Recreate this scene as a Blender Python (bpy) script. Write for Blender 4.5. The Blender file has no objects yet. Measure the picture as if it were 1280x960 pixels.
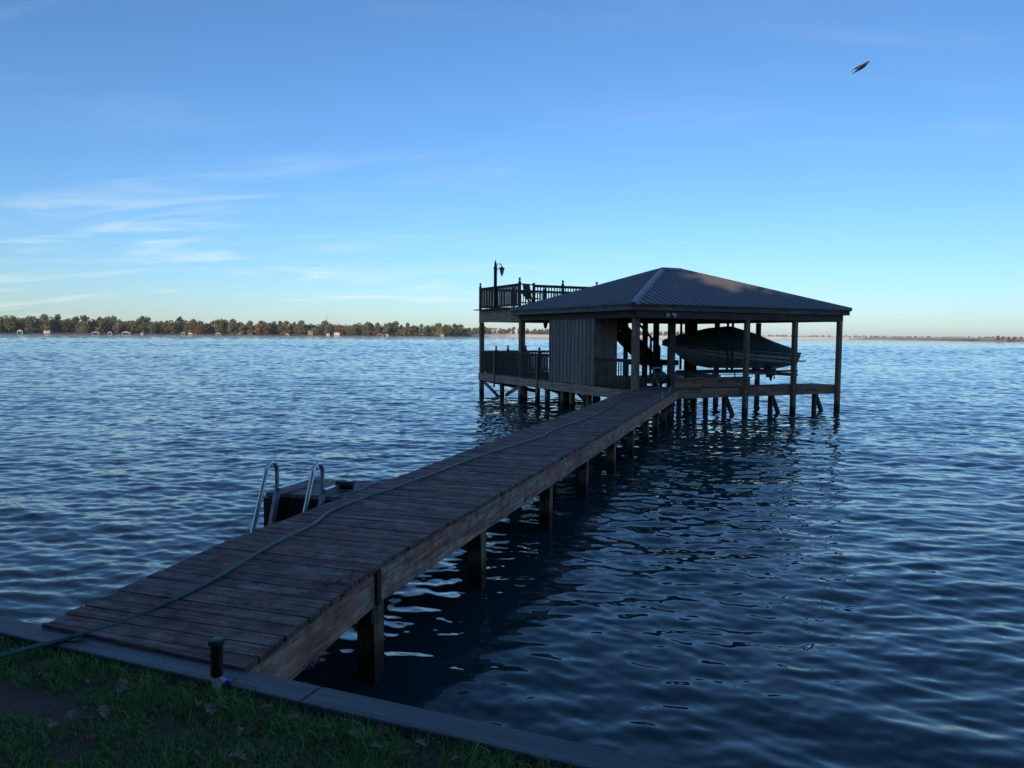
import bpy, bmesh, math, random
import numpy as np
from mathutils import Vector, Matrix, noise as mnoise
R = math.radians
random.seed(7)
rng = np.random.default_rng(11)
S = bpy.context.scene
COL = S.collection

# ------------------------------------------------------------------ camera, sky, sun, exposure
CAM_Z = 2.6
FPX, PITCH, ROLL = 964.0, R(3.58), R(0.45)
cam_d = bpy.data.cameras.new('camera'); cam = bpy.data.objects.new('camera', cam_d); COL.objects.link(cam)
_fw = Vector((0, math.cos(PITCH), -math.sin(PITCH)))
_rt0 = Vector((1, 0, 0)); _up0 = _rt0.cross(_fw)
_rt = _rt0 * math.cos(ROLL) + _up0 * math.sin(ROLL)
_up = -_rt0 * math.sin(ROLL) + _up0 * math.cos(ROLL)
_m = Matrix((( _rt.x, _up.x, -_fw.x), (_rt.y, _up.y, -_fw.y), (_rt.z, _up.z, -_fw.z)))
cam.matrix_world = Matrix.Translation((0, 0, CAM_Z)) @ _m.to_4x4()
cam_d.sensor_width = 36.0; cam_d.lens = 36.0 * FPX / 1280.0
cam_d.clip_start = 0.05; cam_d.clip_end = 60000
S.camera = cam
S.render.resolution_x = 1024; S.render.resolution_y = 768

SUN_EL = R(14.5)
SUN_DIR = Vector((-0.30, -1.0, 0)).normalized()          # towards the sun, horizontally
sunv = Vector((SUN_DIR.x * math.cos(SUN_EL), SUN_DIR.y * math.cos(SUN_EL), math.sin(SUN_EL)))
sd = bpy.data.lights.new('sun', 'SUN'); sd.energy = 4.6; sd.angle = R(0.53); sd.color = (1.0, 0.74, 0.53)
so = bpy.data.objects.new('sun', sd); COL.objects.link(so)
so.rotation_euler = sunv.to_track_quat('Z', 'Y').to_euler(); so.location = (0, -20, 40)

W = bpy.data.worlds.new('World'); S.world = W; W.use_nodes = True
nt = W.node_tree; N = nt.nodes; L = nt.links
for n in list(N): N.remove(n)
out = N.new('ShaderNodeOutputWorld'); bg = N.new('ShaderNodeBackground'); L.new(bg.outputs[0], out.inputs[0])
sky = N.new('ShaderNodeTexSky'); sky.sky_type = 'NISHITA'; sky.sun_disc = False
sky.sun_elevation = SUN_EL; sky.sun_rotation = math.atan2(sunv.x, sunv.y)
sky.altitude = 0; sky.air_density = 1.0; sky.dust_density = 0.3; sky.ozone_density = 6.0
bg.inputs[1].default_value = 0.147
tc = N.new('ShaderNodeTexCoord'); sep = N.new('ShaderNodeSeparateXYZ'); L.new(tc.outputs['Generated'], sep.inputs[0])
def M_(op, a, b=None, clamp=False, c=None):
    n = N.new('ShaderNodeMath'); n.operation = op; n.use_clamp = clamp
    for i, v in enumerate((a, b, c)):
        if v is None: continue
        if isinstance(v, (int, float)): n.inputs[i].default_value = v
        else: L.new(v, n.inputs[i])
    return n.outputs[0]
# thin cirrus: directions are projected on a high flat layer
zc = M_('ADD', M_('MAXIMUM', sep.outputs[2], 0.0), 0.15)
cxo = M_('DIVIDE', sep.outputs[0], zc); cyo = M_('DIVIDE', sep.outputs[1], zc)
comb = N.new('ShaderNodeCombineXYZ'); L.new(cxo, comb.inputs[0]); L.new(cyo, comb.inputs[1])
def cloud(rot, scl, nsc, lo, hi, off, dist=0.6):
    mp = N.new('ShaderNodeMapping'); mp.inputs['Rotation'].default_value = (0, 0, R(rot)); mp.inputs['Scale'].default_value = scl
    mp.inputs['Location'].default_value = off
    L.new(comb.outputs[0], mp.inputs[0])
    nz = N.new('ShaderNodeTexNoise'); nz.inputs['Scale'].default_value = nsc; nz.inputs['Detail'].default_value = 8
    nz.inputs['Roughness'].default_value = 0.58; nz.inputs['Distortion'].default_value = dist
    L.new(mp.outputs[0], nz.inputs[0])
    mr = N.new('ShaderNodeMapRange'); mr.interpolation_type = 'SMOOTHERSTEP'
    mr.inputs[1].default_value = lo; mr.inputs[2].default_value = hi
    L.new(nz.outputs[0], mr.inputs[0]); return mr.outputs[0]
c1 = cloud(38, (0.55, 1.7, 1), 1.9, 0.40, 0.74, (3.1, 1.7, 0), 1.1)
c2 = cloud(-20, (0.6, 1.0, 1), 1.0, 0.36, 0.68, (9.3, 4.2, 0))
# the cirrus bank lies to the left (west) and low
def ramp(v, a, b):
    mr = N.new('ShaderNodeMapRange'); mr.interpolation_type = 'SMOOTHSTEP'
    mr.inputs[1].default_value = a; mr.inputs[2].default_value = b; L.new(v, mr.inputs[0]); return mr.outputs[0]
left = ramp(M_('MULTIPLY', sep.outputs[0], -1), -0.25, 0.25)
low = M_('SUBTRACT', 1.0, ramp(sep.outputs[2], 0.05, 0.19))
hiw = M_('MULTIPLY', ramp(sep.outputs[2], 0.08, 0.2), 0.0)
mask = M_('MULTIPLY', M_('MULTIPLY', c1, c2), M_('ADD', M_('MULTIPLY', M_('MULTIPLY', left, low), 0.45), M_('MULTIPLY', left, 0.09)))
mask = M_('ADD', mask, M_('MULTIPLY', M_('MULTIPLY', c1, c2), 0.08), True)
mix = N.new('ShaderNodeMix'); mix.data_type = 'RGBA'
hsv = N.new('ShaderNodeHueSaturation'); hsv.inputs['Saturation'].default_value = 1.0; hsv.inputs['Value'].default_value = 1.0
L.new(sky.outputs[0], hsv.inputs['Color'])
L.new(mask, mix.inputs[0]); L.new(hsv.outputs[0], mix.inputs[6])
CLOUD = mix.inputs[7]; CLOUD.default_value = (5.6, 6.0, 5.8, 1)
L.new(mix.outputs[2], bg.inputs[0])

S.view_settings.view_transform = 'Standard'; S.view_settings.look = 'None'
S.view_settings.gamma = 1.0; S.view_settings.use_curve_mapping = False
S.view_settings.exposure = 0.22
S.cycles.max_bounces = 6; S.cycles.diffuse_bounces = 4; S.cycles.glossy_bounces = 3
S.cycles.transmission_bounces = 3; S.cycles.transparent_max_bounces = 6
S.cycles.caustics_reflective = False; S.cycles.caustics_refractive = False
S.cycles.use_denoising = True

# ------------------------------------------------------------------ helpers
def tag(o, label=None, cat=None, group=None, kind=None):
    if label: o['label'] = label
    if cat: o['category'] = cat
    if group: o['group'] = group
    if kind: o['kind'] = kind
    return o
def thing(name, label, cat, loc=(0, 0, 0), rz=0.0, group=None):
    o = bpy.data.objects.new(name, None); o.empty_display_size = 0.2; COL.objects.link(o)
    o.location = loc; o.rotation_euler = (0, 0, rz)
    return tag(o, label, cat, group)
def mesh_np(name, V, F, m=None, smooth=False):
    V = np.asarray(V, np.float32); F = np.asarray(F, np.int32); k = F.shape[1]
    me = bpy.data.meshes.new(name); me.vertices.add(len(V)); me.vertices.foreach_set('co', V.ravel())
    me.loops.add(F.size); me.loops.foreach_set('vertex_index', F.ravel())
    me.polygons.add(len(F)); me.polygons.foreach_set('loop_start', np.arange(0, F.size, k, dtype=np.int32))
    try: me.polygons.foreach_set('loop_total', np.full(len(F), k, np.int32))
    except Exception: pass
    if smooth: me.polygons.foreach_set('use_smooth', np.ones(len(F), bool))
    me.update(calc_edges=True)
    if m: me.materials.append(m)
    return me
def link(name, me, parent=None):
    o = bpy.data.objects.new(name, me); COL.objects.link(o)
    if parent: o.parent = parent
    return o

class MB:
    """collects boxes, bars, tubes and prisms; build() links them as ONE mesh; every piece carries a random value 'rnd'"""
    def __init__(s): s.v = []; s.f = []; s.r = []; s.sm = []
    def add(s, vs, fs, r=None, smooth=False):
        b = len(s.v); s.v += [tuple(v) for v in vs]; r = random.random() if r is None else r
        for f in fs: s.f.append([b + i for i in f]); s.r.append(r); s.sm.append(smooth)
    def hexa(s, b4, t4, r=None):
        s.add(list(b4) + list(t4), [(3, 2, 1, 0), (4, 5, 6, 7), (0, 1, 5, 4), (1, 2, 6, 5), (2, 3, 7, 6), (3, 0, 4, 7)], r)
    def box(s, x0, x1, y0, y1, z0, z1, r=None):
        s.hexa([(x0, y0, z0), (x1, y0, z0), (x1, y1, z0), (x0, y1, z0)], [(x0, y0, z1), (x1, y0, z1), (x1, y1, z1), (x0, y1, z1)], r)
    def bar(s, a, b, w, h, up=(0, 0, 1), r=None):
        a = Vector(a); b = Vector(b); d = (b - a).normalized(); up = Vector(up)
        sx = d.cross(up)
        if sx.length < 1e-4: sx = d.cross(Vector((0, 1, 0)))
        sx.normalize(); sy = sx.cross(d).normalized()
        c = [(-.5, -.5), (.5, -.5), (.5, .5), (-.5, .5)]
        s.hexa([a + sx * w * i + sy * h * j for i, j in c], [b + sx * w * i + sy * h * j for i, j in c], r)
    def tube(s, pts, rad, n=8, cap=True, r=None):
        pts = [Vector(p) for p in pts]; k = len(pts); rads = rad if isinstance(rad, (list, tuple)) else [rad] * k
        vs = []; ref = None
        for i, p in enumerate(pts):
            d = (pts[min(i + 1, k - 1)] - pts[max(i - 1, 0)]).normalized()
            if ref is None:
                ref = Vector((0, 0, 1)) if abs(d.z) < .9 else Vector((1, 0, 0))
            x = d.cross(ref).normalized(); y = x.cross(d).normalized(); ref = y
            for j in range(n):
                a = 2 * math.pi * j / n; vs.append(p + (x * math.cos(a) + y * math.sin(a)) * rads[i])
        fs = [(i * n + j, i * n + (j + 1) % n, (i + 1) * n + (j + 1) % n, (i + 1) * n + j) for i in range(k - 1) for j in range(n)]
        if cap: fs += [tuple(range(n - 1, -1, -1)), tuple((k - 1) * n + j for j in range(n))]
        s.add(vs, fs, r, True)
    def lathe(s, prof, c=(0, 0, 0), n=16, r=None):
        vs = [(c[0] + q * math.cos(2 * math.pi * j / n), c[1] + q * math.sin(2 * math.pi * j / n), c[2] + z) for q, z in prof for j in range(n)]
        k = len(prof)
        fs = [(i * n + j, i * n + (j + 1) % n, (i + 1) * n + (j + 1) % n, (i + 1) * n + j) for i in range(k - 1) for j in range(n)]
        fs += [tuple(range(n - 1, -1, -1)), tuple((k - 1) * n + j for j in range(n))]
        s.add(vs, fs, r, True)
    def build(s, name, m, parent=None, bevel=0.0):
        me = bpy.data.meshes.new(name); me.from_pydata(s.v, [], s.f); me.validate(); me.update()
        if len(me.polygons) == len(s.r):
            at = me.attributes.new('rnd', 'FLOAT', 'FACE'); at.data.foreach_set('value', s.r)
            me.polygons.foreach_set('use_smooth', s.sm)
        me.materials.append(m)
        o = link(name, me, parent)
        if any(s.sm):
            md = o.modifiers.new('es', 'EDGE_SPLIT'); md.split_angle = R(40)
        if bevel:
            b = o.modifiers.new('bev', 'BEVEL'); b.width = bevel; b.segments = 1; b.limit_method = 'ANGLE'
        return o

# ------------------------------------------------------------------ materials
def newmat(name):
    m = bpy.data.materials.new(name); m.use_nodes = True
    return m, m.node_tree.nodes, m.node_tree.links, m.node_tree.nodes['Principled BSDF']
def spec(b, v):
    for k in ('Specular IOR Level', 'Specular'):
        if k in b.inputs: b.inputs[k].default_value = v; return
def wood(name, c1, c2, c3=None, axis='X', rough=0.85, red=0.0, scale=1.0, patch=0.0, bump=0.25, sp=0.3, grime=0.0, wet=False):
    """weathered board: base tone varies board by board ('rnd'), grain runs along axis, optional worn stain patches c3"""
    m, n, l, b = newmat(name)
    tcd = n.new('ShaderNodeTexCoord'); at = n.new('ShaderNodeAttribute'); at.attribute_name = 'rnd'
    mp = n.new('ShaderNodeMapping'); l.new(tcd.outputs['Object'], mp.inputs[0])
    sc = {'X': (2, 38, 38), 'Y': (38, 2, 38), 'Z': (38, 38, 2)}[axis]
    mp.inputs['Scale'].default_value = tuple(q * scale for q in sc)
    off = n.new('ShaderNodeVectorMath'); off.operation = 'SCALE'; off.inputs[0].default_value = (17, 31, 23)
    l.new(at.outputs['Fac'], off.inputs['Scale']); l.new(off.outputs[0], mp.inputs['Location'])
    g = n.new('ShaderNodeTexNoise'); g.inputs['Scale'].default_value = 1; g.inputs['Detail'].default_value = 6; g.inputs['Distortion'].default_value = .5
    l.new(mp.outputs[0], g.inputs[0])
    g2 = n.new('ShaderNodeTexNoise'); g2.inputs['Scale'].default_value = 1.7; g2.inputs['Detail'].default_value = 5
    mp2 = n.new('ShaderNodeMapping'); l.new(tcd.outputs['Object'], mp2.inputs[0]); l.new(off.outputs[0], mp2.inputs['Location'])
    s2 = {'X': (.8, 3, 3), 'Y': (3, .8, 3), 'Z': (3, 3, .8)}[axis]; mp2.inputs['Scale'].default_value = s2
    l.new(mp2.outputs[0], g2.inputs[0])
    mixa = n.new('ShaderNodeMix'); mixa.data_type = 'RGBA'; mixa.inputs[6].default_value = (*c1, 1); mixa.inputs[7].default_value = (*c2, 1)
    ma = n.new('ShaderNodeMath'); ma.operation = 'MULTIPLY_ADD'; ma.inputs[1].default_value = .55; l.new(at.outputs['Fac'], ma.inputs[0])
    mb = n.new('ShaderNodeMapRange'); mb.inputs[1].default_value = .3; mb.inputs[2].default_value = .7; mb.inputs[3].default_value = -.15; mb.inputs[4].default_value = .6
    l.new(g2.outputs[0], mb.inputs[0]); l.new(mb.outputs[0], ma.inputs[2]); ma.use_clamp = True
    l.new(ma.outputs[0], mixa.inputs[0]); last = mixa.outputs[2]
    if c3 is not None:
        p = n.new('ShaderNodeTexNoise'); p.inputs['Scale'].default_value = 2.3; p.inputs['Detail'].default_value = 9; p.inputs['Roughness'].default_value = .68
        l.new(mp2.outputs[0], p.inputs[0])
        pr = n.new('ShaderNodeMapRange'); pr.inputs[1].default_value = .62 - patch * .3; pr.inputs[2].default_value = .70 - patch * .25; l.new(p.outputs[0], pr.inputs[0])
        mx = n.new('ShaderNodeMix'); mx.data_type = 'RGBA'; l.new(pr.outputs[0], mx.inputs[0]); l.new(last, mx.inputs[6]); mx.inputs[7].default_value = (*c3, 1); last = mx.outputs[2]
    if grime:
        p = n.new('ShaderNodeTexNoise'); p.inputs['Scale'].default_value = 7; p.inputs['Detail'].default_value = 8; p.inputs['Roughness'].default_value = .7; l.new(tcd.outputs['Object'], p.inputs[0])
        pr = n.new('ShaderNodeMapRange'); pr.inputs[1].default_value = .42; pr.inputs[2].default_value = .66; pr.inputs[3].default_value = 1.15; pr.inputs[4].default_value = 1 - grime; l.new(p.outputs[0], pr.inputs[0])
        mx = n.new('ShaderNodeMix'); mx.data_type = 'RGBA'; mx.blend_type = 'MULTIPLY'; mx.inputs[0].default_value = 1; l.new(last, mx.inputs[6]); l.new(pr.outputs[0], mx.inputs[7]); last = mx.outputs[2]
    if wet:
        sx_ = n.new('ShaderNodeSeparateXYZ'); l.new(tcd.outputs['Object'], sx_.inputs[0])
        ad = n.new('ShaderNodeMath'); ad.operation = 'MULTIPLY_ADD'; l.new(g2.outputs[0], ad.inputs[0]); ad.inputs[1].default_value = -.35; l.new(sx_.outputs[2], ad.inputs[2])
        wr = n.new('ShaderNodeMapRange'); wr.inputs[1].default_value = -.02; wr.inputs[2].default_value = .16; wr.inputs[3].default_value = .16; wr.inputs[4].default_value = 1; l.new(ad.outputs[0], wr.inputs[0])
        mx = n.new('ShaderNodeMix'); mx.data_type = 'RGBA'; mx.blend_type = 'MULTIPLY'; mx.inputs[0].default_value = 1; l.new(last, mx.inputs[6]); l.new(wr.outputs[0], mx.inputs[7]); last = mx.outputs[2]
    gr = n.new('ShaderNodeMapRange'); gr.inputs[1].default_value = .32; gr.inputs[2].default_value = .66; gr.inputs[3].default_value = .5; gr.inputs[4].default_value = 1.3
    l.new(g.outputs[0], gr.inputs[0])
    mu = n.new('ShaderNodeMix'); mu.data_type = 'RGBA'; mu.blend_type = 'MULTIPLY'; mu.inputs[0].default_value = 1
    l.new(last, mu.inputs[6]); l.new(gr.outputs[0], mu.inputs[7]); l.new(mu.outputs[2], b.inputs['Base Color'])
    bp = n.new('ShaderNodeBump'); bp.inputs['Strength'].default_value = bump; bp.inputs['Distance'].default_value = .006
    l.new(g.outputs[0], bp.inputs['Height']); l.new(bp.outputs[0], b.inputs['Normal'])
    b.inputs['Roughness'].default_value = rough; spec(b, sp)
    return m
def plain(name, c, rough=.6, metal=0.0, var=.25, nscale=6, bump=0.0, c2=None, sp=.5):
    m, n, l, b = newmat(name)
    tcd = n.new('ShaderNodeTexCoord'); g = n.new('ShaderNodeTexNoise'); g.inputs['Scale'].default_value = nscale; g.inputs['Detail'].default_value = 6
    l.new(tcd.outputs['Object'], g.inputs[0])
    mr = n.new('ShaderNodeMapRange'); mr.inputs[1].default_value = .3; mr.inputs[2].default_value = .7; l.new(g.outputs[0], mr.inputs[0])
    mx = n.new('ShaderNodeMix'); mx.data_type = 'RGBA'; l.new(mr.outputs[0], mx.inputs[0])
    mx.inputs[6].default_value = (*[q * (1 - var) for q in c], 1); mx.inputs[7].default_value = (*(c2 or [min(1, q * (1 + var)) for q in c]), 1)
    l.new(mx.outputs[2], b.inputs['Base Color']); b.inputs['Roughness'].default_value = rough; b.inputs['Metallic'].default_value = metal; spec(b, sp)
    if bump:
        bp = n.new('ShaderNodeBump'); bp.inputs['Strength'].default_value = bump; bp.inputs['Distance'].default_value = .01
        l.new(g.outputs[0], bp.inputs['Height']); l.new(bp.outputs[0], b.inputs['Normal'])
    return m
MT = {}
MT['deck'] = wood('deck_wood', (.14, .10, .088), (.29, .22, .19), (.24, .11, .088), 'X', patch=.5, rough=.8, grime=.6, bump=.5)
MT['fascia'] = wood('fascia_wood', (.46, .225, .17), (.58, .33, .25), (.50, .40, .31), 'Y', patch=.5, grime=.45)
MT['postw'] = wood('post_wood', (.21, .14, .09), (.36, .255, .17), None, 'Z', wet=True, grime=.4)
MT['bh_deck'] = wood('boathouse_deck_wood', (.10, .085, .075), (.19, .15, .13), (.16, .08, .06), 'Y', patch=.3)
MT['bh_fascia_l'] = wood('side_fascia_wood', (.36, .25, .18), (.48, .35, .26), (.26, .18, .13), 'Y', patch=.3)
MT['bh_fascia_f'] = wood('front_fascia_wood', (.31, .19, .125), (.42, .27, .185), (.17, .115, .08), 'X', patch=.4)
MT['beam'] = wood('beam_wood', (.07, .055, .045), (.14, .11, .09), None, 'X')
MT['siding'] = wood('siding_wood', (.23, .19, .165), (.34, .29, .25), (.20, .155, .13), 'Z', patch=.2)
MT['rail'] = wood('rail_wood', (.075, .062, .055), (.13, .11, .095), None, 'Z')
MT['trimw'] = wood('trim_wood', (.17, .15, .13), (.27, .24, .21), None, 'Z')
MT['greyd'] = wood('grey_deck_wood', (.24, .23, .22), (.36, .35, .33), (.17, .15, .14), 'Y', patch=.3)
MT['pile'] = plain('wet_piling', (.045, .036, .028), .45, var=.5, nscale=14, bump=.4)
MT['alu'] = plain('aluminium', (.55, .58, .62), .32, .9, var=.12, nscale=20)
MT['alu_dull'] = plain('dull_aluminium', (.42, .45, .50), .5, .55, var=.2, nscale=14)
MT['black'] = plain('black_plastic', (.012, .012, .014), .5, var=.3)
MT['iron'] = plain('black_iron', (.02, .02, .022), .45, .3, var=.3)
MT['hose'] = plain('green_hose', (.035, .115, .105), .42, var=.2, nscale=30)
MT['capb'] = wood('vinyl_cap', (.05, .066, .08), (.09, .112, .128), (.035, .04, .04), 'X', rough=.5, patch=.25, scale=.5, bump=.08, sp=.4)
MT['hull'] = plain('hull_gelcoat', (.48, .50, .50), .25, var=.08)
MT['stripe'] = plain('hull_stripe', (.03, .04, .045), .3, var=.1)
MT['canvas'] = plain('green_canvas', (.03, .085, .08), .8, var=.25, nscale=4, bump=.3)
MT['strap'] = plain('black_strap', (.015, .015, .017), .8, var=.2)
MT['steel'] = plain('galvanised_steel', (.28, .29, .30), .45, .7, var=.25, nscale=12)
MT['white'] = plain('white_pvc', (.72, .74, .74), .4, var=.06)
MT['glass'] = plain('frosted_glass', (.16, .17, .17), .2, var=.05)
MT['mortar'] = plain('concrete', (.3, .29, .27), .9)

def roof_mat():
    m, n, l, b = newmat('ribbed_metal_roof')
    tcd = n.new('ShaderNodeTexCoord'); g = n.new('ShaderNodeTexNoise'); g.inputs['Scale'].default_value = 1.6; g.inputs['Detail'].default_value = 9; g.inputs['Roughness'].default_value = .65
    l.new(tcd.outputs['Object'], g.inputs[0])
    mx = n.new('ShaderNodeMix'); mx.data_type = 'RGBA'; l.new(g.outputs[0], mx.inputs[0]); mx.inputs[6].default_value = (.12, .125, .13, 1); mx.inputs[7].default_value = (.21, .205, .205, 1)
    l.new(mx.outputs[2], b.inputs['Base Color']); b.inputs['Roughness'].default_value = .4; b.inputs['Metallic'].default_value = .3; spec(b, .5)
    return m
MT['roof'] = roof_mat()

def water_mat():
    """ripples too small for the mesh enter as random slopes; 'fine' holds their r.m.s. slope"""
    m, n, l, b = newmat('lake_water')
    b.inputs['Base Color'].default_value = (.012, .048, .056, 1); b.inputs['Roughness'].default_value = .03; b.inputs['IOR'].default_value = 1.333; spec(b, .5)
    geo = n.new('ShaderNodeNewGeometry'); fa = n.new('ShaderNodeAttribute'); fa.attribute_name = 'fine'
    tot = None
    for sc, wgt, ax, rot in ((2.6, .62, (.45, 1, 1), 8), (.85, .5, (.5, 1, 1), -12), (.23, .38, (.45, 1, 1), 5)):
        mp = n.new('ShaderNodeMapping'); mp.inputs['Scale'].default_value = ax; mp.inputs['Rotation'].default_value = (0, 0, R(rot)); l.new(geo.outputs['Position'], mp.inputs[0])
        z = n.new('ShaderNodeTexNoise'); z.inputs['Scale'].default_value = sc; z.inputs['Detail'].default_value = 2; z.inputs['Roughness'].default_value = .6
        l.new(mp.outputs[0], z.inputs[0])
        v = n.new('ShaderNodeVectorMath'); v.operation = 'SUBTRACT'; l.new(z.outputs['Color'], v.inputs[0]); v.inputs[1].default_value = (.5, .5, .5)
        w = n.new('ShaderNodeVectorMath'); w.operation = 'MULTIPLY'; l.new(v.outputs[0], w.inputs[0]); w.inputs[1].default_value = (wgt * 4.2, wgt * 7.5, 0)
        if tot is None: tot = w.outputs[0]
        else:
            a = n.new('ShaderNodeVectorMath'); a.operation = 'ADD'; l.new(tot, a.inputs[0]); l.new(w.outputs[0], a.inputs[1]); tot = a.outputs[0]
    amp = n.new('ShaderNodeMath'); amp.operation = 'ADD'; l.new(fa.outputs['Fac'], amp.inputs[0]); amp.inputs[1].default_value = .002
    s_ = n.new('ShaderNodeVectorMath'); s_.operation = 'SCALE'; l.new(tot, s_.inputs[0]); l.new(amp.outputs[0], s_.inputs['Scale'])
    # capillary ripples, in gusty patches
    z = n.new('ShaderNodeTexNoise'); z.inputs['Scale'].default_value = 11; z.inputs['Detail'].default_value = 3
    mp = n.new('ShaderNodeMapping'); mp.inputs['Scale'].default_value = (.6, 1, 1); l.new(geo.outputs['Position'], mp.inputs[0]); l.new(mp.outputs[0], z.inputs[0])
    v = n.new('ShaderNodeVectorMath'); v.operation = 'SUBTRACT'; l.new(z.outputs['Color'], v.inputs[0]); v.inputs[1].default_value = (.5, .5, .5)
    v2 = n.new('ShaderNodeVectorMath'); v2.operation = 'MULTIPLY'; l.new(v.outputs[0], v2.inputs[0]); v2.inputs[1].default_value = (1, 1, 0)
    gz = n.new('ShaderNodeTexNoise'); gz.inputs['Scale'].default_value = .35; gz.inputs['Detail'].default_value = 3; l.new(geo.outputs['Position'], gz.inputs[0])
    gr = n.new('ShaderNodeMapRange'); gr.inputs[1].default_value = .42; gr.inputs[2].default_value = .62; gr.inputs[3].default_value = .03; gr.inputs[4].default_value = .17; l.new(gz.outputs[0], gr.inputs[0])
    v3 = n.new('ShaderNodeVectorMath'); v3.operation = 'SCALE'; l.new(v2.outputs[0], v3.inputs[0]); l.new(gr.outputs[0], v3.inputs['Scale'])
    v4 = n.new('ShaderNodeVectorMath'); v4.operation = 'ADD'; l.new(s_.outputs[0], v4.inputs[0]); l.new(v3.outputs[0], v4.inputs[1]); s_ = v4
    a = n.new('ShaderNodeVectorMath'); a.operation = 'ADD'; l.new(geo.outputs['Normal'], a.inputs[0]); l.new(s_.outputs[0], a.inputs[1])
    nn = n.new('ShaderNodeVectorMath'); nn.operation = 'NORMALIZE'; l.new(a.outputs[0], nn.inputs[0]); l.new(nn.outputs[0], b.inputs['Normal'])
    return m
MT['water'] = water_mat()

def leafy(name, ca, cb, rough=.8):
    m, n, l, b = newmat(name)
    at = n.new('ShaderNodeAttribute'); at.attribute_name = 'rnd'
    oi = n.new('ShaderNodeObjectInfo')
    mx = n.new('ShaderNodeMix'); mx.data_type = 'RGBA'; l.new(at.outputs['Fac'], mx.inputs[0]); mx.inputs[6].default_value = (*ca, 1); mx.inputs[7].default_value = (*cb, 1)
    hs = n.new('ShaderNodeHueSaturation'); l.new(mx.outputs[2], hs.inputs['Color'])
    mr = n.new('ShaderNodeMapRange'); mr.inputs[3].default_value = .7; mr.inputs[4].default_value = 1.35; l.new(oi.outputs['Random'], mr.inputs[0]); l.new(mr.outputs[0], hs.inputs['Value'])
    mh = n.new('ShaderNodeMapRange'); mh.inputs[3].default_value = .47; mh.inputs[4].default_value = .515; l.new(oi.outputs['Random'], mh.inputs[0]); l.new(mh.outputs[0], hs.inputs['Hue'])
    l.new(hs.outputs[0], b.inputs['Base Color']); b.inputs['Roughness'].default_value = rough; spec(b, .2)
    return m
MT['leaf_g'] = leafy('leaves_green', (.05, .08, .04), (.11, .14, .075))
MT['leaf_o'] = leafy('leaves_olive', (.085, .095, .055), (.15, .15, .085))
MT['leaf_r'] = leafy('leaves_russet', (.13, .07, .035), (.22, .12, .06))
MT['bark'] = plain('bark', (.09, .07, .055), .9, var=.3)
MT['grass'] = leafy('grass_blades', (.08, .22, .05), (.17, .36, .10))
MT['straw'] = leafy('dry_grass', (.20, .16, .09), (.34, .28, .17))
MT['sand'] = plain('sand', (.80, .70, .58), .95, var=.12, nscale=.02)
MT['field'] = plain('dry_field', (.55, .38, .27), .95, var=.2, nscale=.01)
MT['soil'] = plain('far_ground', (.13, .11, .07), .95, var=.3, nscale=.02)

# ------------------------------------------------------------------ camera-ray measuring (only used to find where things stand)
def px_ground(px, py, z):
    d = _rt * ((px - 640) / FPX) + _up * ((480 - py) / FPX) + _fw
    t = (z - CAM_Z) / d.z
    return Vector((d.x * t, d.y * t, z))

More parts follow.
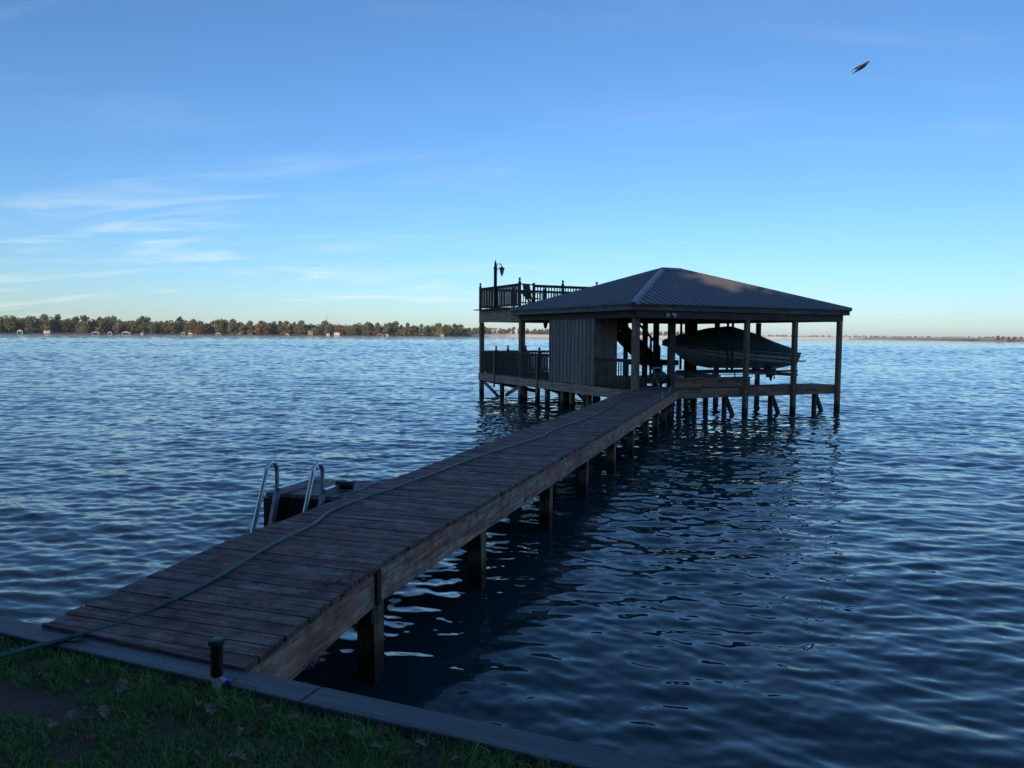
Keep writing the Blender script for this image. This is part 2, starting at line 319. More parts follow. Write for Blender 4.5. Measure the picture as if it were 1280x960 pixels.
# ------------------------------------------------------------------ water
def build_water():
    # finer mesh near the shore, coarser far out; the wave field itself is fixed in the world
    r1 = [2.6]
    while r1[-1] < 260: r1.append(r1[-1] * 1.0042)
    q = 1.0042
    while r1[-1] < 9000: q = min(1.04, 1 + (q - 1) * 1.02); r1.append(r1[-1] * q)
    r = np.array(r1)
    a = np.concatenate([np.linspace(-100, -44, 40)[:-1], np.linspace(-44, 44, 1000), np.linspace(44, 100, 40)[1:]]); a = np.radians(a)
    dr = np.gradient(r)[:, None]; da = np.gradient(a)[None, :] * r[:, None]
    X = r[:, None] * np.sin(a)[None, :]; Y = r[:, None] * np.cos(a)[None, :]
    sp = np.maximum(dr, da)
    Z = np.zeros_like(X); UN = np.zeros_like(X)
    g = np.random.default_rng(5)
    nw = 104
    lam = np.exp(np.linspace(math.log(.125), math.log(4.2), nw)) * g.uniform(.93, 1.07, nw)
    th = np.radians(-97 + g.normal(0, 30, nw))                  # wind blows towards the bank
    # slow warp breaks up the regular trains
    wx = .35 * np.sin(X * .31 + Y * .12) + .25 * np.sin(X * .11 - Y * .27 + 1.3); wy = .35 * np.sin(X * .17 - Y * .21 + 2.) + .3 * np.sin(X * .23 + Y * .09)
    gust = .82 + .18 * np.sin(X * .045 + 1 + .5 * np.sin(Y * .06)) * np.sin(Y * .07 + .6 * np.sin(X * .03))
    for L_, t in zip(lam, th):
        k = 2 * math.pi / L_
        slope = .0245 * (L_ / .34) ** (.30 if L_ < .34 else -.68)
        amp = slope / k
        keep = np.clip((L_ / sp - 2.1) / 1.6, 0, 1)
        ph = k * ((X + wx) * math.cos(t) + (Y + wy) * math.sin(t)) + g.uniform(0, 6.28)
        w = (np.exp(.55 * np.sin(ph)) - 1.077) / .55                     # peaked crests
        Z += amp * w * keep; UN += (1 - keep ** 2) * slope ** 2 * .5
    # ripples the mesh cannot resolve become unevenly tilted crests of the same steepness
    nz_ = g.normal(size=Z.shape)
    kk = 9; ker = np.hanning(kk + 2)[1:-1]; ker /= np.sqrt((ker ** 2).sum())
    acc = np.zeros_like(nz_)
    for q_, w_ in enumerate(ker): acc += w_ * np.roll(nz_, q_ - kk // 2, axis=1)
    Z += acc * np.sqrt(UN) * np.minimum(dr, .9) * .62
    Z *= gust
    calm = np.clip((np.hypot(X - 0, Y - 3.4) ) / 7, 0, 1) ; Z *= (.72 + .28 * calm)
    nr, na = X.shape
    fine = np.sqrt(UN) * (.45 + .75 * np.clip(1 - .9 / dr, 0, 1))
    V = np.stack([X, Y, Z], -1).reshape(-1, 3)
    i = np.arange(nr - 1)[:, None] * na + np.arange(na - 1)[None, :]
    F = np.stack([i, i + 1, i + na + 1, i + na], -1).reshape(-1, 4)[:, ::-1]
    me = mesh_np('water', V, F, MT['water'], True)
    at = me.attributes.new('fine', 'FLOAT', 'POINT'); at.data.foreach_set('value', fine.astype(np.float32).ravel())
    o = link('water', me); tag(o, 'rippled dark blue lake water', kind='structure')
build_water()

# ------------------------------------------------------------------ near bank: ground, lawn, seawall
def cap_line(x):    # outer (lake side) edge of the seawall cap in plan
    p0 = (-1.61, 4.06); p1 = (-.26, 3.5)
    return p0[1] + (x - p0[0]) * (p1[1] - p0[1]) / (p1[0] - p0[0])
wd = Vector((1.35, -.56, 0)).normalized(); wn = Vector((wd.y, -wd.x, 0))     # wn points to the land
if wn.y > 0: wn = -wn
W0 = Vector((-1.61, 4.06, 0))
def wall_pt(s, t, z): p = W0 + wd * s + wn * t; return (p.x, p.y, z)
def lawn_h(x, y):
    # distance inland from the wall
    t = (Vector((x, y, 0)) - W0).dot(wn) - .25
    return .785 + .10 * min(1, max(0, t) / 1.5) + .035 * max(0, t - 1.5) ** .9 + .02 * mnoise.noise(Vector((x * 1.2, y * 1.2, 0)))
def build_bank():
    # ground sheet from the wall inland
    bm = bmesh.new(); rows = []
    ss = [-60, -30, -16, -10, -7] + [(-5 + i * .2) for i in range(55)] + [7, 10, 16, 30, 60]
    ts = [.2] + [.3 + .12 * i for i in range(22)] + [3.4, 4.5, 6, 9, 14, 22, 40, 80]
    for s in ss:
        row = []
        for t in ts:
            x, y, _ = wall_pt(s, t, 0); row.append(bm.verts.new((x, y, lawn_h(x, y))))
        rows.append(row)
    for i in range(len(rows) - 1):
        for j in range(len(ts) - 1): bm.faces.new((rows[i][j], rows[i][j + 1], rows[i + 1][j + 1], rows[i + 1][j]))
    bmesh.ops.recalc_face_normals(bm, faces=bm.faces)
    me = bpy.data.meshes.new('ground'); bm.to_mesh(me); bm.free()
    if me.polygons[0].normal.z < 0: me.flip_normals()
    for p in me.polygons: p.use_smooth = True
    m, n, l, b = newmat('lawn_soil')
    tcd = n.new('ShaderNodeTexCoord'); g = n.new('ShaderNodeTexNoise'); g.inputs['Scale'].default_value = 9; g.inputs['Detail'].default_value = 8; l.new(tcd.outputs['Object'], g.inputs[0])
    mx = n.new('ShaderNodeMix'); mx.data_type = 'RGBA'; l.new(g.outputs[0], mx.inputs[0]); mx.inputs[6].default_value = (.055, .045, .035, 1); mx.inputs[7].default_value = (.13, .10, .075, 1)
    l.new(mx.outputs[2], b.inputs['Base Color']); b.inputs['Roughness'].default_value = .95; spec(b, .1)
    bp = n.new('ShaderNodeBump'); bp.inputs['Strength'].default_value = .8; bp.inputs['Distance'].default_value = .02; l.new(g.outputs[0], bp.inputs['Height']); l.new(bp.outputs[0], b.inputs['Normal'])
    me.materials.append(m)
    o = link('ground', me); tag(o, 'dark bank soil under the lawn', kind='structure')
build_bank()
sw = thing('seawall', 'low seawall with a blue-grey vinyl cap board along the lawn', 'seawall', (W0.x, W0.y, 0), math.atan2(wd.y, wd.x))
# local frame: x along wall, y away from land (lake = +y)
CAPT = .83
mb = MB()
for s0 in np.arange(-24.9, 24, 3.66):
    mb.box(s0 + .003, s0 + 3.657, -.18, 0.0, CAPT - .05, CAPT)
mb.build('cap_board', MT['capb'], sw, bevel=.006)
mb = MB(); mb.box(-24, 24, -.20, -.183, .60, CAPT - .05); mb.build('back_board', MT['capb'], sw)
mb = MB()
for i in range(160):
    x = -24 + i * .3
    mb.hexa([(x, -.06, -1.2), (x + .3, -.06, -1.2), (x + .25, -.03, -1.2), (x + .05, -.03, -1.2)], [(x, -.06, CAPT - .055), (x + .3, -.06, CAPT - .055), (x + .25, -.03, CAPT - .055), (x + .05, -.03, CAPT - .055)])
mb.build('sheet_panel', MT['capb'], sw)

DIRT = Vector((-2.50, 3.68))
def dirt_amt(x, y):
    d = Vector((x, y)) - DIRT; u = d.x * .93 - d.y * .36; v = d.x * .36 + d.y * .93
    q = math.hypot(u / .62, v / .12) + .35 * mnoise.noise(Vector((x * 5, y * 5, 3)))
    return q
def build_grass():
    n = 90000
    pts = []
    while len(pts) < n:
        s = random.uniform(-3.4, 3.3); t = .185 + random.random() ** 1.0 * 2.2
        x, y, _ = wall_pt(s, t, 0)
        if y < 2.3: continue
        q = dirt_amt(x, y)
        if q < 1 and random.random() > .035: continue
        if q < 1.25 and random.random() > .5: continue
        dens = mnoise.noise(Vector((x * 4, y * 4, 7)))
        if dens < -.25 and random.random() < .55: continue
        pts.append((x, y, dens, t))
    P = np.array(pts); m = len(P)
    z = np.array([lawn_h(p[0], p[1]) for p in pts])
    ht = rng.uniform(.018, .055, m) * (1 + .8 * P[:, 2]) * np.where(rng.random(m) < .04, 1.8, 1); ht = np.where(P[:, 3] < .42, ht * rng.uniform(.8, 2.0, m), ht)
    a = rng.uniform(0, 6.28, m); ln = rng.uniform(.15, 1.0, m) * ht; la = rng.uniform(0, 6.28, m)
    w = rng.uniform(.0014, .0030, m)
    dx, dy = np.cos(a) * w, np.sin(a) * w
    bx, by = np.cos(la) * ln, np.sin(la) * ln
    V = np.zeros((m, 5, 3))
    for k, (sgn, hh, le) in enumerate(((-1, 0, 0), (1, 0, 0), (1, .55, .35), (-1, .55, .35), (0, 1, 1))):
        V[:, k, 0] = P[:, 0] + sgn * dx * (1 if k < 2 else .75) + bx * le
        V[:, k, 1] = P[:, 1] + sgn * dy * (1 if k < 2 else .75) + by * le
        V[:, k, 2] = z - .004 + ht * hh * (1 - .25 * le)
    b = np.arange(m)[:, None] * 5
    F = np.concatenate([b + [0, 1, 2], b + [0, 2, 3], b + [3, 2, 4]], 1).reshape(-1, 3)
    me = mesh_np('grass', V.reshape(-1, 3), F, MT['grass'])
    at = me.attributes.new('rnd', 'FLOAT', 'FACE')
    rv = np.clip(rng.normal(.4, .28, m) + .5 * P[:, 2], 0, 1); at.data.foreach_set('value', np.repeat(rv, 3).astype(np.float32))
    me.materials.append(MT['straw']); me.polygons.foreach_set('material_index', np.repeat((rng.random(m) < .09).astype(np.int32), 3)); me.update()
    o = link('grass', me); tag(o, 'short green lawn grass beside the seawall', 'grass', kind='stuff')
build_grass()

# ------------------------------------------------------------------ the long dock
DA = R(18.3); DO = Vector((-.97, 5.51, 0)); DW = 1.42; DZ = .94
dock = thing('dock', 'long narrow wooden dock of weathered reddish boards leading out to the boathouse', 'dock', DO, -DA)
dy_ = Vector((math.sin(DA), math.cos(DA), 0)); dx_ = Vector((math.cos(DA), -math.sin(DA), 0))
def to_dock(p): d = Vector((p[0], p[1], 0)) - DO; return d.dot(dx_), d.dot(dy_)
def deck_z(y): return DZ if y > 0 else DZ + .06 * y
BA = R(26.13); BO = Vector((3.79, 23.79, 0))
bu = Vector((math.cos(BA), math.sin(BA), 0)); bv = Vector((-math.sin(BA), math.cos(BA), 0))
def near_y(x):      # local y of the seawall's outer edge at local x
    A = to_dock(wall_pt(-5, .02, 0)); B = to_dock(wall_pt(5, .02, 0))
    return A[1] + (x - A[0]) * (B[1] - A[1]) / (B[0] - A[0])
def far_y(x):
    a = BO + bu * -3 + bv * -.13; b = BO + bu * 5 + bv * -.13; A = to_dock(a); B = to_dock(b)
    return A[1] + (x - A[0]) * (B[1] - A[1]) / (B[0] - A[0])
mb = MB(); y = -2.4; shear = .045
i = 0
while y < 21:
    w = .126; j = random.uniform(-.012, .012); xl, xr = -DW + j, 0.012 + random.uniform(-.008, .008)
    kx = 0.0
    if y < 0: kx = shear * (-y)          # first bay turns a little towards the bank
    def cl(x, yy): return min(max(yy, near_y(x)), far_y(x))
    g = .003 + random.random() * .006
    q = [(xl, y + g), (xr, y + g), (xr, y + w), (xl, y + w)]
    c = [(x + (-kx if yy < 0 else 0) * 0 + ((.01 if x < -.7 else -.045) * yy if yy < 0 else 0), cl(x, yy)) for x, yy in q]
    if c[2][1] - c[1][1] > .004 or c[3][1] - c[0][1] > .004:
        dz = random.uniform(-.004, .004)
        mb.hexa([(a, b, deck_z(b) - .038 + dz) for a, b in c], [(a, b, deck_z(b) + dz + random.uniform(-.0015, .0015)) for a, b in c])
    y += w + .004 + random.random() * .003; i += 1
mb.build('decking', MT['deck'], dock, bevel=.003)
# side fascia boards, in lengths
def fascia(x, ys, inner, mat, name='fascia_board', h=.27):
    for a, b in zip(ys[:-1], ys[1:]):
        f = MB(); s = -.045 if x > -.5 else .01; off = .01 * random.random()
        xa = x + (s * a if a < 0 else 0); xb = x + (s * b if b < 0 else 0); t = -.038 if x > -.5 else .038
        za, zb = deck_z(a) - .040 + off * .3, deck_z(b) - .040 + off * .3
        yy = (a + .004, b - .004)
        x0, x1 = sorted((0, t))
        f.hexa([(xa + x0, yy[0], za - h), (xa + x1, yy[0], za - h), (xb + x1, yy[1], zb - h), (xb + x0, yy[1], zb - h)],
               [(xa + x0, yy[0], za), (xa + x1, yy[0], za), (xb + x1, yy[1], zb), (xb + x0, yy[1], zb)])
        f.build(name, mat, dock, bevel=.004)
R_END = far_y(0) - .02; L_END = far_y(-DW) - .02
rys = [near_y(0) + .01, 0, 3.6, 7.3, 10.9, 14.6, R_END]
lys = [near_y(-DW) + .01, 0, 3.6, 7.3, 10.9, 14.6, L_END]
fascia(-.005, rys, True, MT['fascia']); fascia(-DW + .012, lys, True, MT['fascia'])
# inner joists and cross beams
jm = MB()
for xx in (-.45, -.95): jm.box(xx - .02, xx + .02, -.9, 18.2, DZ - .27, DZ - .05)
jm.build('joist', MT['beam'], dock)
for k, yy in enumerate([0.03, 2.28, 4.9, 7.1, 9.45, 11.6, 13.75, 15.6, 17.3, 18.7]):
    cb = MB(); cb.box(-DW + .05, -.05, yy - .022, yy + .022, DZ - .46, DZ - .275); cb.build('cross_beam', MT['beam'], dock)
    for xx in (-.05 - .082, -DW + .05 + .085):
        if xx < -1 and yy > L_END: continue
        s = .075; p = MB()
        x0 = xx + random.uniform(-.012, .012)
        p.box(x0 - s, x0 + s, yy + .024, yy + .024 + 2 * s, -1.5, DZ - .05)
        p.build('post', MT['postw'], dock, bevel=.006)
kb = MB(); kb.box(-.001, .018, -.03, .03, DZ - .30, DZ - .045); kb.build('joint_cover', MT['iron'], dock)

# ------------------------------------------------------------------ boathouse (local: x = front u, y = depth v)
BF, BL, BT = 8.55, 7.64, 11.65
ZB, ZE = 3.17, 3.60           # beam underside, eave
bh = thing('boathouse', 'open timber boathouse with a hipped dark metal roof at the end of the dock', 'boathouse', BO, BA)
def part(mbx, name, mat, parent=None, bevel=0): return mbx.build(name, MT[mat], parent or bh, bevel)
def planks_x(name, x0, x1, y0, y1, z=DZ, mat='bh_deck', pw=.14, along='y'):
    m = MB()
    if along == 'y':      # boards run along y
        x = x0
        while x < x1 - .02: m.box(x, min(x + pw - .008, x1), y0, y1, z - .038, z + random.uniform(-.002, .002)); x += pw
    else:
        y = y0
        while y < y1 - .02: m.box(x0, x1, y, min(y + pw - .008, y1), z - .038, z + random.uniform(-.002, .002)); y += pw
    return part(m, name, mat)
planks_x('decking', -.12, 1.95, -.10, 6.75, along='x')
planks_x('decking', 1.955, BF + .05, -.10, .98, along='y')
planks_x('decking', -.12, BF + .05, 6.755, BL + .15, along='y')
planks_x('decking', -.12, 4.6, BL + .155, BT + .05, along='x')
def ffr(name, mat, x0, x1, y0, y1, z0, z1): m = MB(); m.box(x0, x1, y0, y1, z0, z1); return part(m, name, mat, bevel=.004)
ffr('fascia_board', 'bh_fascia_f', 1.45, 5.2, -.14, -.102, DZ - .30, DZ - .002)
ffr('fascia_board', 'bh_fascia_f', 5.205, BF + .09, -.14, -.102, DZ - .302, DZ - .004)
ffr('fascia_board', 'bh_fascia_f', BF + .052, BF + .09, -.10, .98, DZ - .30, DZ - .004)
for a, b in ((-.1, 3.9), (3.905, 7.8), (7.805, BT + .05)): ffr('fascia_board', 'bh_fascia_l', -.16, -.122, a, b, DZ - .31, DZ - .002)
ffr('fascia_board', 'bh_fascia_f', 1.955, BF + .05, .985, 1.02, DZ - .28, DZ - .04)
ffr('fascia_board', 'bh_fascia_f', 1.955, BF + .05, 6.715, 6.75, DZ - .28, DZ - .04)
ffr('fascia_board', 'bh_fascia_f', -.12, 4.6, BT + .052, BT + .09, DZ - .30, DZ - .002)
ffr('fascia_board', 'bh_fascia_f', 4.602, 4.64, BL + .3, BT + .05, DZ - .30, DZ - .002)
jm = MB()
for u in (.5, 1.1, 1.7): jm.box(u - .02, u + .02, 0, 6.6, DZ - .27, DZ - .045)
for u in (.5, 1.4, 2.3, 3.2, 4.1): jm.box(u - .02, u + .02, BL + .2, BT, DZ - .27, DZ - .045)
for v in (.3, .7): jm.box(2, BF, v - .02, v + .02, DZ - .27, DZ - .045)
part(jm, 'joist', 'beam')

def post(u, v, z0=-1.5, z1=ZB, s=.07, mat='postw'):
    m = MB(); lean = random.uniform(-.012, .012)
    m.hexa([(u - s, v - s, z0), (u + s, v - s, z0), (u + s, v + s, z0), (u - s, v + s, z0)], [(u - s + lean, v - s, z1), (u + s + lean, v - s, z1), (u + s + lean, v + s, z1), (u - s + lean, v + s, z1)])
    return part(m, 'post', mat, bevel=.006)
post(0.0, -.02, DZ, ZB, .095)
post(1.86, .62, -1.5, ZB, .095, 'beam')
for u in (4.27, 6.42, BF): post(u, -.225, -1.5, ZB, .075)
post(-.03, 7.70, -1.5, ZB, .10); post(-.03, BT - .05, -1.5, ZB + .0, .085)
for u in (2.9, 3.38, 4.83, 5.16, 6.26, 8.35): post(u, 3.5, -1.5, ZB, .075, 'beam')
for u in (2.0, 4.9, 6.5, 8.45): post(u, BL, -1.5, ZB, .075, 'beam')
for u in (4.5,): post(u, BT - .05, -1.5, ZB, .075, 'beam')
for v in (2.1, 5.2): post(1.86, v, -1.5, DZ - .04, .08, 'beam')

def pile(u, v, top, r=.085, lean=(0, 0), mat='pile'):
    m = MB(); m.tube([(u + lean[0] * 1.6, v + lean[1] * 1.6, -1.6), (u, v, top)], [r * 1.05, r], 10); return part(m, 'piling', mat)
for v in (9.75, 7.62, 5.76, 4.56, 3.93, 2.8, 1.3): 
    m = MB(); m.box(.02, .17, v - .075, v + .075, -1.5, DZ - .04); part(m, 'post', 'postw')
for v in (9.2, 7.2, 5.3, 3.6): post(1.5, v, -1.5, DZ - .05, .08, 'pile')
for u in (2.0, 2.62, 3.1): pile(u, .35, DZ - .05, .09)
for u, dx in ((3.72, .25), (5.76, .32), (7.84, .28)):
    pile(u, .15, DZ - .05, .085)
    m = MB(); m.bar((u + .05, .15, DZ - .32), (u + .42 + dx * .2, .18, -.15), .09, .13); part(m, 'knee_brace', 'pile')
for u in (3.1, 4.9, 6.9): pile(u, 6.9, DZ - .05, .08)
# diagonal bracing below the left wing
def brace(a, b, w=.04, h=.14, mat='postw'): m = MB(); m.bar(a, b, w, h); part(m, 'diagonal_brace', mat)
brace((-.0, BT - .1, DZ - .33), (.05, 9.85, -.05), mat='postw'); brace((.1, BT - .15, DZ - .30), (1.5, 9.3, .25), .04, .16, 'beam')
brace((.0, 7.8, DZ - .32), (.05, 9.3, .12), mat='postw'); brace((.2, 6.2, DZ - .3), (1.5, 7.3, .35), .04, .16, 'beam')
brace((.3, 3.9, DZ - .35), (1.5, 5.2, .1), .04, .14, 'postw')

# beams below the roof
def beam(x0, x1, y0, y1, z0, z1, name='beam', mat='beam'): m = MB(); m.box(x0, x1, y0, y1, z0, z1); part(m, name, mat, bevel=.005)
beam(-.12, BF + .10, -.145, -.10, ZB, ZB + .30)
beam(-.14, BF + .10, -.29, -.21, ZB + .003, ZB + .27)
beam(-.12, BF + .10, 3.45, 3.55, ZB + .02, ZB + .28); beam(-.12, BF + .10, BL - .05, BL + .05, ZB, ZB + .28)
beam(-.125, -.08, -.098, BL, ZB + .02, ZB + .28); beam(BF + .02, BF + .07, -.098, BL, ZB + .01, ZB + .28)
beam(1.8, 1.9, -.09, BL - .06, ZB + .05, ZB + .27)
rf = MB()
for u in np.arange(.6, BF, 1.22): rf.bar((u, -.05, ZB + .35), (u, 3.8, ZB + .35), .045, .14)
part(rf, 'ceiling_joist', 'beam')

# hip roof with ribs
OV = .40; RISE = 1.50
x0, x1, y0, y1 = -OV, BF + OV, -OV, BL + OV
hh = (y1 - y0) / 2; rl = (x0 + hh, (y0 + y1) / 2); rr = (x1 - hh, (y0 + y1) / 2); ZR = ZE + RISE
def roof_plane(A, Bp, C, D, thick=.05):
    """A-B eave edge, C above B, D above A (C may equal D); sheet with raised ribs running up the slope"""
    A, Bp, C, D = map(Vector, (A, Bp, C, D)); m = MB()
    e = (Bp - A).normalized(); nrm = e.cross(D - A).normalized(); 
    if nrm.z < 0: nrm = -nrm
    up = nrm.cross(e); up = up if up.z > 0 else -up
    Lh = (Bp - A).length; ht = (D - A).dot(up); d0 = (D - A).dot(e); c0 = (C - A).dot(e)
    def top(s):
        if s < d0: return ht * s / d0
        if s > c0: return ht * (Lh - s) / (Lh - c0)
        return ht
    m.hexa([A - nrm * thick, Bp - nrm * thick, C - nrm * thick, D - nrm * thick] if (C - D).length > .01 else [A - nrm * thick, Bp - nrm * thick, C - nrm * thick, D - nrm * thick + e * 1e-4], [A, Bp, C, D if (C - D).length > .01 else D + e * 1e-4], .5)
    s = .11
    while s < Lh - .05:
        t = top(s)
        a = A + e * s - up * .02; b = A + e * s + up * max(.02, t - .03); w = .035
        m.add([a - e * w, a + e * w, a + e * w * .4 + nrm * .042, a - e * w * .4 + nrm * .042, b - e * w, b + e * w, b + e * w * .4 + nrm * .042, b - e * w * .4 + nrm * .042],
              [(0, 1, 2, 3), (1, 5, 6, 2), (2, 6, 7, 3), (3, 7, 4, 0), (5, 4, 7, 6)], .5)
        s += .29
    return m.build('roof_sheet', MT['roof'], bh)
roof_plane((x0, y0, ZE), (x1, y0, ZE), (rr[0], rr[1], ZR), (rl[0], rl[1], ZR))
roof_plane((x1, y1, ZE), (x0, y1, ZE), (rl[0], rl[1], ZR), (rr[0], rr[1], ZR))
roof_plane((x0, y1, ZE), (x0, y0, ZE), (rl[0], rl[1], ZR), (rl[0], rl[1], ZR))
roof_plane((x1, y0, ZE), (x1, y1, ZE), (rr[0], rr[1], ZR), (rr[0], rr[1], ZR))
def ridge(a, b):
    a = Vector(a); b = Vector(b); m = MB(); d = (b - a).normalized(); s = d.cross(Vector((0, 0, 1))).normalized(); u = s.cross(d).normalized()
    m.add([a - s * .16 - u * .07, a + u * .045, a + s * .16 - u * .07, b - s * .16 - u * .07, b + u * .045, b + s * .16 - u * .07], [(0, 1, 4, 3), (1, 2, 5, 4), (0, 2, 1), (3, 4, 5)], .5)
    return m.build('ridge_cap', MT['ridge'], bh)
MT['ridge'] = plain('ridge_metal', (.20, .20, .21), .4, .5, var=.15)
for q in ((x0, y0), (x0, y1)): ridge((*q, ZE + .03), (*rl, ZR + .035))
for q in ((x1, y0), (x1, y1)): ridge((*q, ZE + .03), (*rr, ZR + .035))
ridge((*rl, ZR + .045), (*rr, ZR + .045))
def eave(xa, xb, ya, yb, z0, z1, mat): m = MB(); m.box(xa, xb, ya, yb, z0, z1); part(m, 'eave_board', mat)
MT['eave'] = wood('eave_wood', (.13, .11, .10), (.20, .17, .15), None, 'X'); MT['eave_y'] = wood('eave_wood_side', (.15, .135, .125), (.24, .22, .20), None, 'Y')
eave(x0 + .05, x1 - .05, y0 + .05, y0 + .09, ZE - .19, ZE - .045, 'eave'); eave(x0 + .05, x1 - .05, y1 - .09, y1 - .05, ZE - .19, ZE - .045, 'eave')
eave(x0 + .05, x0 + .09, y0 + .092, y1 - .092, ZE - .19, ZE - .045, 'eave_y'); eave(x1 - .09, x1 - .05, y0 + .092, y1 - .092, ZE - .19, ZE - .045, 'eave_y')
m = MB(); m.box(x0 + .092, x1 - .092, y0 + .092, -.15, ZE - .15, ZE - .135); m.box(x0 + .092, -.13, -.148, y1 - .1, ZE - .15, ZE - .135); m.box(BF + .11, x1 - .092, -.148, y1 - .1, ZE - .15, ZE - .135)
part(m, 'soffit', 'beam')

# shed on the left wing
SV0, SV1, SU = 2.19, 5.27, .80
m = MB()
v = SV0
while v < SV1 - .03:
    w = min(.26, SV1 - v); m.box(-.10, -.078, v + .003, v + w - .003, DZ + .02, ZB + .20)
    v += .26
s1 = part(m, 'wall_siding', 'siding')
m = MB(); v = SV0 + .26
while v < SV1 - .1: m.box(-.118, -.101, v - .022, v + .022, DZ + .02, ZB + .20); v += .26
for v in (SV0 + .015, SV1 - .03): m.box(-.125, -.101, v - .045, v + .045, DZ, ZB + .2)
part(m, 'batten', 'trimw')
m = MB(); u = -.075
while u < SU - .02: m.box(u, min(u + .194, SU), SV0, SV0 + .022, DZ + .02, ZB + .18); u += .2
part(m, 'wall_siding', 'siding')
m = MB(); m.box(-.075, SU, SV1 - .022, SV1, DZ + .02, ZB + .18); m.box(SU - .022, SU, SV0 + .024, SV1 - .024, DZ + .02, ZB + .18); part(m, 'wall_siding', 'siding')

# railings
def railing(a, b, z0, h=.92, gap=.115, name='railing', posts=(), solid=False, top=True, nb=True, bw=.035, mat='rail'):
    a = Vector((*a, 0)); b = Vector((*b, 0)); d = (b - a); ln = d.length; d.normalize(); nn = Vector((-d.y, d.x, 0))
    rt = MB()
    rt.bar(a + Vector((0, 0, z0 + h)), b + Vector((0, 0, z0 + h)), .09, .035); rt.bar(a + Vector((0, 0, z0 + .10)), b + Vector((0, 0, z0 + .10)), .035, .07); rt.bar(a + Vector((0, 0, z0 + h - .055)), b + Vector((0, 0, z0 + h - .055)), .035, .07)
    root = rt.build(name, MT[mat], bh)
    if nb:
        bl = MB(); s = gap / 2
        while s < ln:
            p = a + d * s + nn * .036; wob = random.uniform(-.004, .004)
            ww = bw * (1.75 if solid else 1)
            bl.bar(p + Vector((0, 0, z0 + .05)), p + d * wob + Vector((0, 0, z0 + h - .02)), ww, .03, up=tuple(nn)); s += gap
        bl.build('balusters', MT[mat], root)
    for s in posts:
        p = a + d * s; pm = MB(); pm.box(p.x - .045, p.x + .045, p.y - .045, p.y + .045, z0 + .002, z0 + h + .08)
        po = pm.build('railing_post', MT[mat], root)
        fm = MB(); fm.lathe([(.03, 0), (.05, .015), (.05, .03), (.02, .05), (.045, .085), (.05, .11), (.035, .15), (.006, .175)], (p.x, p.y, z0 + h + .08), 10); fm.build('finial', MT[mat], root)
    return root
railing((-.09, SV1 + .05), (-.09, BT - .14), DZ, .98, posts=(.78, 4.65), gap=.10, bw=.04)
railing((0.07, BT - .02), (4.5, BT - .02), DZ, .98, posts=(1.2, 2.1, 3.6), gap=.15)
railing((4.55, BL + .3), (4.55, BT - .1), DZ, .98, posts=(.1, 2.0), gap=.15)
railing((-.09, .12), (-.09, SV0 - .06), DZ, .95, posts=(), gap=.13, bw=.03)
for v in (9.94, 6.08):   # tall strut posts bolted outside the fascia
    m = MB(); m.box(-.215, -.165, v - .045, v + .045, DZ - .52, DZ + 1.0); part(m, 'strut_post', 'postw')

# sun deck over the left wing
SZ = 3.74
planks_x('sundeck_floor', -.32, 5.0, BL + .55, BT + .22, SZ, 'bh_deck', along='x')
ffr('sundeck_beam', 'bh_fascia_l', -.14, -.095, BL + .06, BT + .03, ZB, SZ - .042); ffr('sundeck_beam', 'beam', -.09, 5.0, BT - .02, BT + .03, ZB + .02, SZ - .042)
ffr('sundeck_beam', 'beam', 4.95, 5.0, BL + .1, BT - .03, ZB + .05, SZ - .042)
m = MB()
for v in np.arange(BL + .6, BT, .6): m.box(-.09, 4.94, v - .02, v + .02, ZB + .33, SZ - .044)
part(m, 'sundeck_joist', 'beam')
def railing_up(*a, **k): return railing(*a, **k)
railing_up((-.10, BL + .12), (-.10, BT - .02), SZ, .92, posts=(0.02, 3.88), gap=.135, solid=True)
railing_up((-.05, BT + .0), (4.9, BT + .0), SZ, .92, posts=(1.6, 3.2, 4.85), gap=.12)
railing_up((.75, BL + .55), (4.9, BL + .55), SZ, .92, posts=(1.35, 3.0), gap=.13)
railing_up((4.92, BL + .6), (4.92, BT - .1), SZ, .92, gap=.13)
m = MB()
for z in (.92, .62, .18): m.bar((-.05, BL + .14, SZ + z), (.72, BL + .5, SZ + z), .035, .045)
m.bar((-.02, BL + .14, SZ + .60), (.72, BL + .5, SZ + .06), .03, .07)
m.box(.68, .76, BL + .46, BL + .54, SZ, SZ + 1.0)
part(m, 'stair_gate', 'rail')

# stairs: flight from the landing up behind the shed, short flight below
LZ = 1.72; LU0, LU1, LV0, LV1 = 3.15, 4.85, 4.05, 5.1
m = MB(); m.box(LU0, LU1, LV0, LV1, LZ - .04, LZ); m.box(LU0, LU1, LV0 - .04, LV0 - .002, LZ - .20, LZ + .002); m.box(LU0, LU1, LV1 + .002, LV1 + .04, LZ - .20, LZ + .002)
part(m, 'stair_landing', 'bh_deck')
n_t = 11; tr = .19; td = .215; us = 3.82
for vv in (LV0 + .02, LV1 - .06):
    m = MB(); m.bar((us + .12, vv, LZ - .12), (us - n_t * td, vv, LZ + n_t * tr - .12), .045, .30); part(m, 'stair_stringer', 'beam')
for k in range(n_t):
    m = MB(); u = us - k * td; z = LZ + (k + 1) * tr; m.box(u - td - .02, u, LV0 - .03, LV1 - .01, z - .04, z); m.box(u - .02, u - .002, LV0 + .045, LV1 - .07, z - tr, z - .042); part(m, 'stair_tread', 'bh_deck')
